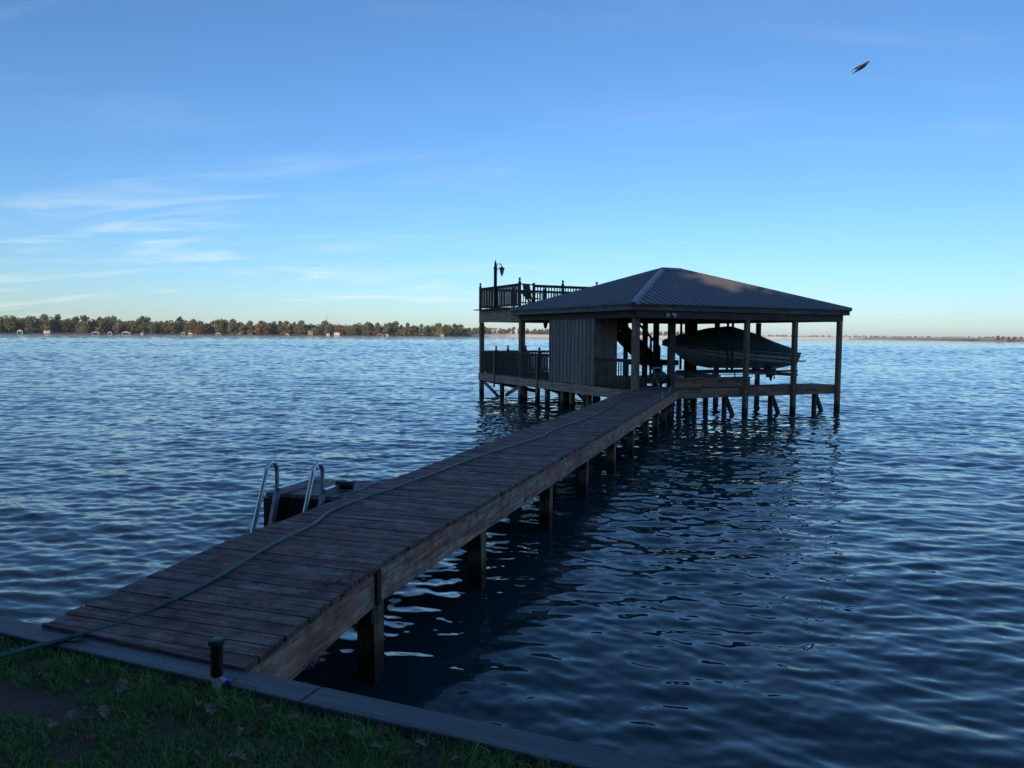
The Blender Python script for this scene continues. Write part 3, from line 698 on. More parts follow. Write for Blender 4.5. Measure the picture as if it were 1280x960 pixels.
for vv in (LV1,):
    m = MB(); m.bar((LU1 - .1, vv, LZ + .28 + .2), (LU1 - 2.3, vv, LZ + 2.35 + .2 - .1), .04, .09); part(m, 'handrail', 'beam')
    for u in (LU1 - .1, LU1 - .52): m2 = MB(); m2.box(u - .035, u + .035, vv - .03, vv + .03, DZ, LZ + .4 + (LU1 - u) * .88); part(m2, 'handrail_post', 'beam')
m = MB(); m.bar((3.2, LV0 - .45, LZ - .15), (4.0, LV0 - .45, DZ + .02), .045, .15); part(m, 'stair_stringer', 'beam')
planks_x('decking', 1.955, 5.0, 3.2, 3.98, along='y'); planks_x('decking', 1.955, 3.0, 3.99, 6.74, along='x')
for u, v in ((4.8, 5.05), (3.2, 5.05)): post(u, v, -1.5, LZ - .045, .05, 'beam')
# low bench box on the front walkway
m = MB(); m.box(1.98, 5.25, .60, .64, DZ + .0, DZ + .26); m.box(1.96, 5.27, .56, .98, DZ + .265, DZ + .30); part(m, 'low_bench', 'bh_fascia_f')
# floodlight
m = MB(); m.box(1.02, 1.12, -.20, -.147, ZB + .14, ZB + .24); fl = part(m, 'floodlight', 'white')
for dx in (-.09, .13):
    q = MB(); q.tube([(1.07 + dx * .3, -.2, ZB + .17), (1.07 + dx, -.28, ZB + .13), (1.07 + dx * 1.3, -.36, ZB + .09)], [.025, .05, .065], 10); q.build('lamp_head', MT['white'], fl)

def B(u, v, z=0): p = BO + bu * u + bv * v; return Vector((p.x, p.y, z))
# lamp post on the sun deck
lp = thing('lamp_post', 'tall thin lamp post with a hanging carriage lantern on the sun deck', 'lamp post', B(-.18, 9.9, SZ), BA)
m = MB(); m.lathe([(.07, 0), (.08, .1), (.075, .14), (.07, 1.63), (.085, 1.66), (.085, 1.72), (.05, 1.76), (.06, 1.86), (.03, 1.94), (.006, 2.04)], (0, 0, 0), 10); m.build('pole', MT['iron'], lp)
lpb = lp
m = MB(); m.tube([(0.02, -.01, 1.74), (.10, -.05, 1.86), (.18, -.08, 1.87), (.24, -.11, 1.82), (.245, -.11, 1.76)], .017, 6); m.tube([(0.03, -.01, 1.55), (.12, -.05, 1.66), (.2, -.09, 1.84)], .012, 6); m.build('bracket', MT['iron'], lpb)
m = MB(); m.lathe([(.02, .10), (.04, .07), (.13, 0), (.135, -.02)], (.245, -.11, 1.67), 8); m.lathe([(.06, 0), (.05, -.03), (.015, -.07), (.01, -.1)], (.245, -.11, 1.43), 8); m.build('lantern_hood', MT['iron'], lpb)
m = MB(); m.lathe([(.11, 0), (.065, -.20)], (.245, -.11, 1.645), 8); m.build('lantern_glass', MT['glass'], lpb)
# hanging lantern under the sun deck beam
hl = thing('hanging_lantern', 'small dark lantern hanging from the beam left of the shed', 'lantern', B(-.03, 5.74, ZB + .04), BA)
m = MB(); m.tube([(0, 0, .22), (0, 0, -.06)], .01, 6); m.build('chain', MT['iron'], hl)
m = MB(); m.lathe([(.03, 0), (.10, -.06), (.11, -.08)], (0, 0, -.05), 8); m.lathe([(.07, 0), (.03, -.05), (.01, -.08)], (0, 0, -.27), 8); m.build('lantern_hood', MT['iron'], hl)
m = MB(); m.lathe([(.09, 0), (.065, -.15)], (0, 0, -.125), 8); m.build('lantern_glass', MT['black'], hl)

# chairs on the sun deck, dark shapes at the gate
ch = thing('deck_chair', 'dark slatted chair at the head of the stairs on the sun deck', 'chair', B(1.0, 8.75, SZ), BA + .5)
m = MB(); m.box(-.25, .25, -.22, .22, .38, .42); m.build('seat', MT['rail'], ch)
m = MB()
for k in range(5): m.bar((-.22 + k * .11, .22, .42), (-.22 + k * .11, .34, .98), .08, .02, up=(0, 1, 0))
m.build('backrest', MT['rail'], ch)
for sx, sy in ((-.23, -.2), (.23, -.2), (-.23, .2), (.23, .2)): m = MB(); m.box(sx - .02, sx + .02, sy - .02, sy + .02, 0, .378); m.build('leg', MT['rail'], ch)
for sx in (-.27, .27): m = MB(); m.box(sx - .03, sx + .03, -.24, .24, .60, .62); m.build('armrest', MT['rail'], ch)

# ------------------------------------------------------------------ boat on its lift
boat = thing('motorboat', 'white and dark striped motorboat under a dark green cover, raised on the lift', 'motorboat', B(2.90, 2.25, 0), BA + R(0))
boat.scale = (.88, 1, 1.02)
def hull_sections():
    xs = [0, .12, .35, .8, 1.4, 2.2, 3.2, 4.3, 5.3, 5.9]; out = []
    for x in xs:
        t = x / 5.9
        half = 1.18 * min(1, (t / .55) ** .55 if t > 0 else 0) ; half = max(half, .015)
        sheer = 2.42 - .42 * t ** .75
        keel = 1.40 + .10 * (1 - t) + max(0, (1 - t / .33)) ** 1.8 * .80
        keel = min(keel, sheer - .05)
        chine = keel + (.30 + .25 * (1 - t)) * min(1, (sheer - keel) / .9)
        out.append((x, half, sheer, keel, chine))
    return out
HS = hull_sections()
def loft(rows, name, mat, parent, mirror=True, close=False):
    vs = []; fs = []; k = len(rows[0])
    for r_ in rows: vs += r_
    n = len(rows)
    for i in range(n - 1):
        for j in range(k - 1): fs.append((i * k + j, (i + 1) * k + j, (i + 1) * k + j + 1, i * k + j + 1))
    if mirror:
        o = len(vs); vs += [(a, -b, c) for a, b, c in vs]; fs += [tuple(o + q for q in f[::-1]) for f in fs[:]]
    if close:
        e = [(n - 1) * k + j for j in range(k)]; o = len(vs) // 2
        fs.append(tuple(e + [o + q for q in e[::-1]]))
    m = MB(); m.add(vs, fs, .5, True); return m.build(name, MT[mat], parent)
hull_rows = []; side_rows = []
for x, h, s, k, c in HS:
    hull_rows.append([(x, 0, k), (x, h * .42, k + (c - k) * .45), (x, h * .84, c), (x, h * .87, c + .02)])
    m1 = c + (s - c) * .35; side_rows.append((x, h, s, k, c))
hull = loft(hull_rows, 'hull', 'hull', boat, close=True)
def band(f0, f1, name, mat, out=0.0):
    rows = []
    for x, h, s, k, c in HS:
        r_ = []
        for q in np.linspace(f0, f1, 4):
            z = c + .02 + (s - c - .02) * q; y = h * (.87 + .13 * math.sin(q * 1.57)) + out * min(1, x); r_.append((x - .12 * q * (1 - x / 5.9), y, z))
        rows.append(r_)
    return loft(rows, name, mat, boat)
band(0, .22, 'hull_side', 'hull'); band(.22, .32, 'hull_stripe', 'stripe', .002); band(.32, .66, 'hull_side', 'hull'); band(.66, .76, 'hull_stripe', 'stripe', .002); band(.76, 1.0, 'hull_side', 'hull')
m = MB()
xx, h, s, k, c = HS[-1]; m.add([(xx, -h * .87, c), (xx, h * .87, c), (xx, h, s), (xx, -h, s)], [(0, 1, 2, 3)]); m.build('transom', MT['hull'], boat)
m = MB()
for sg in (1, -1): m.tube([(x - .12 * (1 - x / 5.9), sg * (h + .02), s) for x, h, s, k, c in HS], .03, 6)
m.build('rub_rail', MT['stripe'], boat)
# cover
cv = []
prof = {0: .03, .12: .08, .35: .16, .8: .30, 1.4: .46, 2.2: .66, 3.2: .80, 4.3: .64, 5.3: .42, 5.9: .27}
for x, h, s, k, c in HS:
    pk = prof[x]; r_ = []
    for q in np.linspace(0, 1, 8):
        y = (h + .035) * (1 - q); z = s - .13 + (pk + .13) * (math.sin(min(1, q * 1.02) * 1.5708) ** .62 if q > 0 else 0)
        z += .025 * math.sin(x * 5 + q * 7) * math.sin(q * 3.1)
        r_.append((x - .15 * (1 - x / 5.9), y, z))
    cv.append(r_)
cover = loft(cv, 'boat_cover', 'canvas', boat, close=True)
m = MB(); m.box(5.92, 6.62, -.85, .85, 1.68, 1.73); m.build('swim_platform', MT['hull'], boat)
m = MB(); m.tube([(6.55, -.3, 1.71), (6.54, -.3, 2.5), (6.53, -.3, 3.02)], [.035, .03, .022], 8); m.lathe([(.03, 0), (.055, .03), (.055, .08), (.02, .12)], (6.53, -.3, 3.0), 8); m.build('stern_pole', MT['black'], boat)
for xo in (5.15,):
    m = MB(); m.bar((5.35, 0, 1.55), (5.55, 0, 1.15), .12, .30, up=(1, 0, 0)); m.lathe([(.02, -.2), (.06, -.1), (.075, .1), (.03, .28)], (5.6, 0, 1.14), 8)
    dr = m.build('stern_drive', MT['black'], boat)
    p = MB()
    for k in range(3):
        a = k * 2.094 + .4; c_ = Vector((5.78, 0, 1.18)); d = Vector((0, math.cos(a), math.sin(a))); w_ = Vector((.05, -math.sin(a) * .07, math.cos(a) * .07))
        p.add([c_ - w_ * .5, c_ + w_ * .5, c_ + d * .17 + w_ * 1.1, c_ + d * .19 - w_ * .9], [(0, 1, 2, 3)]); p.add([c_ - w_ * .5 + Vector((.012, 0, 0)), c_ + w_ * .5 + Vector((.012, 0, 0)), c_ + d * .17 + w_ * 1.1 + Vector((.012, 0, 0)), c_ + d * .19 - w_ * .9 + Vector((.012, 0, 0))], [(3, 2, 1, 0)])
    p.tube([(5.7, 0, 1.18), (5.86, 0, 1.18)], [.05, .025], 8); p.build('propeller', MT['iron'], dr)
m = MB(); m.bar((5.0, .35, 1.62), (5.02, .35, 1.32), .03, .2, up=(0, 1, 0)); m.build('trim_fin', MT['black'], boat)
for x in (1.5, 3.55, 4.6):     # cover tie-downs
    m = MB(); i = min(range(len(HS)), key=lambda q: abs(HS[q][0] - x)); X, h, s, k, c = HS[i]
    m.bar((x, -h - .04, s - .1), (x, -h * .93, c + .05), .02, .006, up=(0, 1, 0)); m.build('tie_strap', MT['strap'], boat)

lift = thing('boat_lift', 'boat lift of slings, cables and beams hung from the boathouse roof round the covered boat', 'boat lift', B(2.90, 2.25, 0), BA)
for x in (1.64, 1.86):
    m = MB(); m.box(x - .055, x + .055, -1.27, -1.262, 1.38, ZB + .1); m.build('sling', MT['strap'], lift)
    m = MB(); m.box(x - .055, x + .055, 1.262, 1.27, 1.38, ZB + .1); m.build('sling', MT['strap'], lift)
for x in (1.3, 4.9):
    m = MB(); m.box(x - .05, x + .05, -1.3, 1.3, 1.20, 1.32); m.build('cross_beam', MT['steel'], lift)
    for y in (-1.24, 1.24): m = MB(); m.tube([(x, y, 1.32), (x, y, ZB + .25)], .009, 5); m.build('cable', MT['strap'], lift)
for y in (-.55, .55):
    m = MB(); m.box(.9, 5.7, y - .035, y + .035, 1.325, 1.40); m.build('bunk_rail', MT['beam'], lift)
for x in (1.6, 2.6, 3.6, 4.5): m = MB(); m.box(x - .02, x + .02, -.62, -.59, 1.06, 1.34); m.build('hanger', MT['steel'], lift)
m = MB(); m.tube([(.8, -.62, 1.28), (5.6, -.62, 1.28)], .015, 6); m.build('guide_rod', MT['steel'], lift)

# hose reel and things on the landing corner
hr = thing('hose_reel', 'dark hose reel cart standing by the thick inner post', 'hose reel', B(1.32, .55, DZ), BA + .3)
for sx in (-.2, .2):
    m = MB(); m.tube([(sx, -.18, .0), (sx, 0, .42), (sx, .18, .0)], .014, 6); m.tube([(sx, 0, .42), (sx, .08, .66)], .014, 6); m.build('side_frame', MT['steel'], hr)
    m = MB(); m.tube([(sx * .85, 0, .34), (sx * .87 + .008, 0, .34)], .21, 18); m.build('reel_disc', MT['black'], hr)
m = MB()
for k in range(7): m.tube([( -.15 + k * .05, .17 * math.cos(a), .34 + .17 * math.sin(a)) for a in np.linspace(0, 6.28, 17)], .018, 6)
m.build('wound_hose', MT['hose'], hr)
m = MB(); m.tube([(-.2, .08, .66), (.2, .08, .66)], .016, 6); m.build('handle', MT['white'], hr)
bx = thing('tackle_box', 'pale square box sitting on the deck between the corner post and the stairs', 'box', B(1.0, 1.6, DZ), BA + .1)
m = MB(); m.box(-.42, .42, -.2, .2, 0, .26); m.build('body', MT['bh_deck'], bx, bevel=.01)
m = MB(); m.box(-.44, .44, -.22, .22, .262, .30); m.build('lid', MT['trimw'], bx, bevel=.008)
for n_, (px_, py_, h_) in enumerate(((828, 497, .16), (836.5, 489, .14))):
    p = px_ground(px_, py_, DZ)
    c_ = thing('dock_cleat', ['short pale pipe stub standing on the dock end near its right edge', 'short pale stub leaning beside the thick inner post'][n_], 'stub', p, 0)
    m = MB(); m.tube([(0, 0, 0), (0.0 + .05 * n_, 0, h_)], .018, 8); m.build('pipe', MT['alu_dull'], c_)
    m = MB(); m.lathe([(.035, 0), (.035, .012)], (0, 0, 0), 10); m.build('flange', MT['alu_dull'], c_)

# ------------------------------------------------------------------ swim platform, ladder
PX = -DW - .0
pf = thing('swim_platform', 'small side platform of grey boards beside the dock, left edge, dark skirt under it', 'platform', DO, -DA)
py0, py1 = 2.95, 3.75     # along dock
px0 = -DW - 1.02
cs = [to_dock(q) for q in ((-2.60, 8.07), (-2.41, 8.9), (-1.49, 8.75), (-1.73, 7.85))]
m = MB(); n_b = 7
Aq, Bq, Cq, Dq = [Vector((*c, 0)) for c in cs]
for k in range(n_b):
    t0, t1 = k / n_b + .01, (k + 1) / n_b - .005
    a, b = Aq.lerp(Bq, t0), Aq.lerp(Bq, t1); c, d = Dq.lerp(Cq, t1), Dq.lerp(Cq, t0)
    m.hexa([(q.x, q.y, .885) for q in (a, d, c, b)], [(q.x, q.y, .925) for q in (a, d, c, b)])
m.build('decking', MT['greyd'], pf)
m = MB()
m.bar((*(Aq.xy + Vector((0.02, .03))), .60), (*(Dq.xy + Vector((-.03, .03))), .60), .05, .56); m.build('skirt', MT['black'], pf)
m = MB(); m.bar((*(Aq.xy + Vector((.03, 0.05))), .60), (*(Bq.xy + Vector((.03, -.03))), .60), .05, .56); m.build('skirt', MT['black'], pf)
for q in (Aq, Bq):
    m = MB(); m.box(q.x + .02, q.x + .14, q.y - .06, q.y + .06, -1.3, .88); m.build('post', MT['pile'], pf)
# ladder: two looped rails, broad stringers, hinge arms lying on the platform
ld = thing('swim_ladder', 'aluminium swim ladder with two looped handrails on the side platform', 'ladder', DO, -DA)
def dk(px, py, z): p = px_ground(px, py, z); a, b = to_dock(p); return Vector((a, b, z))
for (tx, tyy) in ((0, 0), (1, 0)):
    if tx == 0: base = dk(345, 618, .93)
    else: base = dk(402, 620, .93)
    ax = Vector((base.x, base.y, 0)); f = Vector((.05, -1, 0)).normalized()   # f: towards the bank
    H = .31
    pts = [ax + Vector((0, .02, .93)), ax + Vector((0, .02, .93 + H * .75))]
    for a in np.linspace(0, math.pi, 8)[0:]:
        pts.append(ax + f * (.10 - .10 * math.cos(a)) + Vector((0, .02, .93 + H * .80 + .10 * math.sin(a))))
    pts += [ax + f * .44 + Vector((0, 0, .60)), ax + f * .72 + Vector((0, 0, -.1)), ax + f * .95 + Vector((0, 0, -.7))]
    m = MB(); m.tube(pts, .022, 8); m.build('handrail', MT['alu'], ld)
    m = MB(); m.bar(ax + f * .03 + Vector((0.03, 0, .95)), ax + f * .42 + Vector((0.03, 0, -.2)), .035, .075, up=(0, 0, 1)); m.bar(ax + f * .42 + Vector((0.03, 0, -.2)), ax + f * .62 + Vector((0.03, 0, -.8)), .035, .075); m.build('stringer', MT['alu_dull'], ld)
    m = MB(); m.bar(ax + Vector((0.03, .0, .965)), ax + Vector((0.03, .55, .965)), .055, .07); m.build('hinge_arm', MT['alu'], ld)
b0 = dk(343, 613, .93); b1 = dk(400, 613, .93)
for k in range(3):
    f = Vector((.05, -1, 0)); s = .2 + k * .13; z = .42 - k * .33
    m = MB(); m.bar(b0 + f * s + Vector((.03, 0, z - .93)), b1 + f * s + Vector((.03, 0, z - .93)), .08, .03); m.build('step', MT['alu_dull'], ld)
m = MB(); q = dk(372, 606, .95); m.bar(q + Vector((0, -.1, .02)), q + Vector((0.0, .45, .02)), .09, .03); m.build('hinge_arm', MT['alu_dull'], ld)
m = MB(); q = dk(434, 609, .97); m.tube([q + Vector((-.12, -.02, .02)), q + Vector((.06, .02, .02))], .045, 10); m.build('roller', MT['black'], ld)

# ------------------------------------------------------------------ hose along the dock
hp = [(-60, 829), (0, 820), (40, 809), (78, 800), (100, 793), (150, 779), (200, 757), (237, 740), (280, 717), (327, 688), (361, 670), (392, 655), (406, 643.6), (418, 636.5), (442.5, 627), (463, 619), (483, 613), (540, 592), (599, 570), (621, 563), (652.5, 553), (677.5, 545), (691.6, 537), (723, 526), (746, 517), (766.6, 506), (777.5, 499), (792, 494.5), (812, 492), (824, 489)]
pts = []
for x, y in hp:
    zz = .955
    p = px_ground(x, y, .955)
    a, b = to_dock(p)
    zz = deck_z(b) + .021
    if (Vector((p.x, p.y, 0)) - W0).dot(wn) > -.02: zz = CAPT + .022
    if (Vector((p.x, p.y, 0)) - W0).dot(wn) > .24: zz = lawn_h(p.x, p.y) + .05
    pts.append(px_ground(x, y, zz))
def smooth_pts(P, n=6):
    out = []
    for i in range(len(P) - 1):
        p0, p1, p2, p3 = P[max(i - 1, 0)], P[i], P[i + 1], P[min(i + 2, len(P) - 1)]
        for t in np.linspace(0, 1, n, endpoint=False):
            out.append(.5 * ((2 * p1) + (-p0 + p2) * t + (2 * p0 - 5 * p1 + 4 * p2 - p3) * t * t + (-p0 + 3 * p1 - 3 * p2 + p3) * t ** 3))
    out.append(P[-1]); return out
m = MB(); m.tube(smooth_pts(pts), .0135, 8)
ho = m.build('garden_hose', MT['hose']); tag(ho, 'long green garden hose snaking from the lawn down the dock', 'hose')

# ------------------------------------------------------------------ sprinkler / stake on the bank
p = px_ground(271.5, 863, .80)
lt = thing('stake_light', 'black capped stake light on a short white pipe at the edge of the lawn', 'stake light', (p.x, p.y, .815))
m = MB(); m.lathe([(.021, -.08), (.021, .064)], (0, 0, 0), 14); m.build('pipe', MT['white'], lt)
m = MB(); m.lathe([(.027, .062), (.031, .066), (.031, .215)], (0, 0, 0), 18); m.build('sleeve', MT['black'], lt)
m = MB()
m.lathe([(.026, .217), (.036, .222), (.036, .24), (.028, .25), (.01, .253)], (0, 0, 0), 16)
for k in range(12):
    a = k * math.pi / 6; m.box(.033 * math.cos(a) - .005, .033 * math.cos(a) + .005, .033 * math.sin(a) - .005, .033 * math.sin(a) + .005, .222, .247)
MT['capg'] = plain('dark_green_plastic', (.02, .07, .06), .5); m.build('cap', MT['capg'], lt)
MT['blue'] = plain('blue_plastic', (.02, .04, .35), .5)
m = MB(); m.tube([(.02, -.005, .045), (.05, -.015, .038)], .011, 8); m.build('outlet', MT['white'], lt)
m = MB(); m.tube([(.05, -.015, .038), (.075, -.02, .03)], .012, 8); m.build('outlet_ring', MT['blue'], lt)

# ------------------------------------------------------------------ fallen leaves
def leaf_mesh(seed):
    r_ = random.Random(seed); half = []
    n = 7
    lob = [(0, .0), (.10, .05), (.16, .20), (.28, .09), (.40, .30), (.50, .13), (.62, .34), (.72, .15), (.84, .22), (.90, .08), (1.0, 0)]
    L_ = [(a, b * r_.uniform(.8, 1.2)) for a, b in lob]
    vs = []; fs = []
    for a, b in L_: vs.append((a - .5, 0, 0.10 * math.sin(a * 3.14) + r_.uniform(-.01, .01)))
    k = len(L_)
    curl = r_.uniform(.3, 1.1)
    for sg in (1, -1):
        o = len(vs)
        for a, b in L_: vs.append((a - .5 + b * .25, sg * b, .10 * math.sin(a * 3.14) + curl * b * b * 2.2 + r_.uniform(-.02, .03)))
        for i in range(k - 1): fs.append((i, i + 1, o + i + 1, o + i) if sg > 0 else (o + i, o + i + 1, i + 1, i))
    m = MB(); m.add(vs, fs, .5)
    m.tube([(.5, 0, 0), (.68, .03, .02)], .012, 5)
    me = bpy.data.meshes.new('fallen_leaf'); me.from_pydata(m.v, [], m.f); me.update(); return me
MT['lf1'] = plain('dry_leaf_tan', (.30, .19, .12), .8, var=.3, nscale=3); MT['lf2'] = plain('dry_leaf_brown', (.16, .07, .045), .8, var=.3, nscale=3); MT['lf3'] = plain('dry_leaf_grey', (.26, .20, .17), .8, var=.3, nscale=3)
LM = []
for k in range(9): me = leaf_mesh(k); me.materials.append(MT[['lf1', 'lf2', 'lf3'][k % 3]]); LM.append(me)
leaf_px = [(152, 855, 1, 'curled tan leaf in the grass left of the stake light'), (141, 889, 0, None), (105, 889, 0, None), (68, 913, 1, None), (112, 930, 1, None), (153, 862, 1, None), (246, 880, 1, None), (214, 884, 1, None), (262, 885, 1, None), (279, 884, 0, None),
           (327, 900, 1, None), (344, 893, 0, None), (295, 952, 1, None), (362, 952, 0, None), (243, 946, 0, None), (50, 848, 1, None), (40, 826, 0, None), (16, 806, 0, None), (111, 850, 0, None), (170, 852, 1, None), (90, 897, 0, None), (130, 892, 1, None),
           (250, 858, 1, None), (333, 880, 0, None), (367, 893, 0, None), (480, 912, 1, None), (470, 930, 0, None), (505, 940, 0, None), (580, 948, 1, None), (570, 945, 0, None), (410, 905, 0, None), (400, 921, 0, None), (440, 918, 1, None), (300, 915, 0, None), (205, 925, 0, None), (525, 925, 0, None)]
for k, (x, y, big, lab) in enumerate(leaf_px):
    p = px_ground(x, y, .84); z = lawn_h(p.x, p.y) + .035
    o = link('fallen_leaf', LM[k % 9]); o.location = (p.x, p.y, z); s = random.uniform(.055, .075) * (1.25 if big else .85); o.scale = (s, s, s * random.uniform(.8, 1.5))
    o.rotation_euler = (random.uniform(-.5, .5), random.uniform(-.5, .5), random.uniform(0, 6.28))
    tone = ['tan', 'dark brown', 'pale grey-brown'][k % 3]
    spot = 'beside the bare dirt patch' if x < 125 and y < 915 else 'near the stake light' if 200 < x < 310 and y < 900 else 'at the foot of the seawall cap' if y < 865 or x > 380 else 'at the bottom edge of the lawn' if y > 915 else 'in the middle of the lawn'
    tag(o, lab or '%s oak leaf lying in the grass %s' % (tone, spot), 'leaf', 'fallen leaves on the lawn')
p = px_ground(294, 851, CAPT + .01); o = link('fallen_leaf', LM[1]); o.location = (p.x, p.y, CAPT + .01); o.scale = (.05,) * 3; o.rotation_euler = (0, 0, 1.2)
tag(o, 'small brown leaf lying on the seawall cap right of the stake light', 'leaf', 'fallen leaves on the lawn')
# leaf litter and twigs on the dock
tw = MB()
c0 = dk(425, 724, .945)
for k in range(26):
    a = c0 + Vector((random.gauss(-.05, .09), random.gauss(0, .10), .004)); d = Vector((random.uniform(-1, 1), random.uniform(-1, 1), .1)).normalized() * random.uniform(.02, .08)
    z = deck_z(a.y) + .006; a.z = z; tw.tube([a, a + d], .0022, 4)
to = tw.build('twig_litter', MT['bark']); to.location = DO; to.rotation_euler = (0, 0, -DA); tag(to, 'scatter of twigs and debris on the dock boards near the joint', 'debris', kind='stuff')

# ------------------------------------------------------------------ bird
bd = thing('bird', 'small dark slender bird flying high in the upper right sky', 'bird', (0, 0, 0))
d = _rt * ((1078 - 640) / FPX) + _up * ((480 - 84) / FPX) + _fw
bd.location = Vector((0, 0, CAM_Z)) + d.normalized() * 25
bd.rotation_euler = (R(8), R(-33), R(15))
MT['bird'] = plain('dark_feathers', (.03, .03, .04), .8)
m = MB(); m.tube([(-.30, 0, 0), (-.22, 0, .004), (-.1, 0, .01), (.02, 0, .015), (.12, 0, .022), (.18, 0, .03), (.22, 0, .035), (.25, 0, .032), (.29, 0, .026)], [.012, .028, .045, .055, .046, .028, .032, .02, .003], 12); m.build('body', MT['bird'], bd)
for sg in (1, -1):
    m = MB(); m.add([(.10, sg * .03, .03), (-.06, sg * .03, .02), (-.20, sg * .09, .05), (-.34, sg * .12, .03), (-.10, sg * .13, .07), (.07, sg * .10, .06)] + [(.10, sg * .03, .022), (-.06, sg * .03, .012), (-.20, sg * .09, .046), (-.34, sg * .12, .028), (-.10, sg * .13, .062), (.07, sg * .10, .052)],
               [(0, 1, 2, 5), (5, 2, 3, 4), (11, 8, 7, 6), (10, 9, 8, 11), (0, 5, 11, 6), (5, 4, 10, 11), (4, 3, 9, 10), (1, 0, 6, 7), (2, 1, 7, 8), (3, 2, 8, 9)]); m.build('wing', MT['bird'], bd)
m = MB(); m.add([(-.26, .02, 0), (-.26, -.02, 0), (-.38, -.03, -.01), (-.38, .03, -.01), (-.26, .02, .01), (-.26, -.02, .01), (-.38, -.03, -.004), (-.38, .03, -.004)], [(0, 1, 2, 3), (7, 6, 5, 4), (0, 3, 7, 4), (1, 0, 4, 5), (2, 1, 5, 6), (3, 2, 6, 7)]); m.build('tail', MT['bird'], bd)

# ------------------------------------------------------------------ far shore
# (azimuth as photo column, distance of the waterline, height of the bank behind)
SH = [(-420, 900), (-150, 950), (0, 1000), (150, 1080), (300, 1180), (450, 1300), (560, 1430), (600, 1650), (640, 1850), (700, 1950), (800, 2050), (900, 2150), (1000, 2250), (1060, 2100), (1150, 1500), (1220, 1050), (1280, 850), (1400, 780), (1700, 800)]
def shore_r(px): return float(np.interp(px, [a for a, b in SH], [b for a, b in SH]))
def az_pt(px, dist, z): t = (px - 640) / FPX; return Vector((t * dist, dist, z))
def shore_strip(name, pxs, offs, mat, label):
    """offs: list of (extra distance fn, height fn)"""
    vs = []; fs = []; k = len(offs)
    for px in pxs:
        for fo, fh in offs: vs.append(az_pt(px, shore_r(px) + fo(px), fh(px)))
    for i in range(len(pxs) - 1):
        for j in range(k - 1): fs.append((i * k + j, (i + 1) * k + j, (i + 1) * k + j + 1, i * k + j + 1))
    m = MB(); m.add(vs, fs, .5, True); o = m.build(name, MT[mat]); tag(o, label, kind='structure'); return o
def nz(px, s=1.0, a=1.0): return a * mnoise.noise(Vector((px * .02 * s, 3.3, 1.7)))
# shore land: gentle rise
shore_strip('far_shore', np.arange(-420, 620, 10), [(lambda p: 0, lambda p: -.5), (lambda p: 4, lambda p: .3), (lambda p: 14, lambda p: 1.0 + .5 * nz(p)), (lambda p: 60, lambda p: 2.2 + nz(p)), (lambda p: 400, lambda p: 4)], 'soil', 'low wooded shore across the lake')
shore_strip('sand_beach', np.arange(590, 1081, 10), [(lambda p: 0, lambda p: -.5), (lambda p: 8, lambda p: .6 + nz(p, 3, .4)), (lambda p: 17, lambda p: 5.0 + nz(p, 2, .8)), (lambda p: 70, lambda p: 6.6)], 'sand', 'pale sand bank across the lake')
shore_strip('far_field', np.arange(590, 1081, 10), [(lambda p: 69, lambda p: 5.6), (lambda p: 300, lambda p: 7), (lambda p: 1200, lambda p: 9)], 'soil', 'land behind the sand bank')
shore_strip('far_field', np.arange(1060, 1710, 10), [(lambda p: 0, lambda p: -.4), (lambda p: 4, lambda p: .4), (lambda p: 11, lambda p: 2.9 + nz(p, 3, .5)), (lambda p: 60, lambda p: 4.2), (lambda p: 300, lambda p: 5.0), (lambda p: 1500, lambda p: 8)], 'field', 'tan grassy embankment on the right across the lake')

def crown_mesh(seed, h, w, base, n, fs_, kind):
    """leaf clumps (bent quads) scattered over a few overlapping masses"""
    g = np.random.default_rng(seed); V = []; 
    masses = []
    k = 7
    for i in range(k):
        t = g.uniform(0, 1)
        zc = base + (h - base) * (.15 + .75 * t); rad = w * (.30 + .18 * g.random()) * (1.1 - .5 * t if kind == 'pine' else 1 - .35 * abs(t - .4))
        a = g.uniform(0, 6.28); q = w * .32 * g.random() ** .5 * (1 - .5 * t)
        masses.append((q * math.cos(a), q * math.sin(a), min(zc, h - rad * .6), rad))
    per = n // k; Q = []
    for (mx, my, mz, rad) in masses:
        d = g.normal(size=(per, 3)); d /= np.linalg.norm(d, axis=1)[:, None]
        r_ = rad * g.uniform(.55, 1.08, per)[:, None]
        c = np.array([mx, my, mz]) + d * r_ * np.array([1, 1, .75])
        Q.append(c)
    C = np.concatenate(Q); m = len(C)
    t1 = g.normal(size=(m, 3)); t1 /= np.linalg.norm(t1, axis=1)[:, None]; t2 = g.normal(size=(m, 3)); t2 -= (t2 * t1).sum(1)[:, None] * t1; t2 /= np.linalg.norm(t2, axis=1)[:, None]
    s = fs_ * g.uniform(.6, 1.3, m)[:, None]
    V = np.stack([C - t1 * s - t2 * s * .6, C + t1 * s - t2 * s * .5, C + t1 * s * .8 + t2 * s * .7, C - t1 * s * .7 + t2 * s * .6], 1).reshape(-1, 3)
    F = np.arange(m * 4).reshape(m, 4)
    return V, F, g.random(m)
def make_crown_me(name, seed, h, w, base, n, fs_, kind, mat):
    V, F, rv = crown_mesh(seed, h, w, base, n, fs_, kind); me = mesh_np(name, V, F, MT[mat])
    at = me.attributes.new('rnd', 'FLOAT', 'FACE'); at.data.foreach_set('value', rv.astype(np.float32)); return me
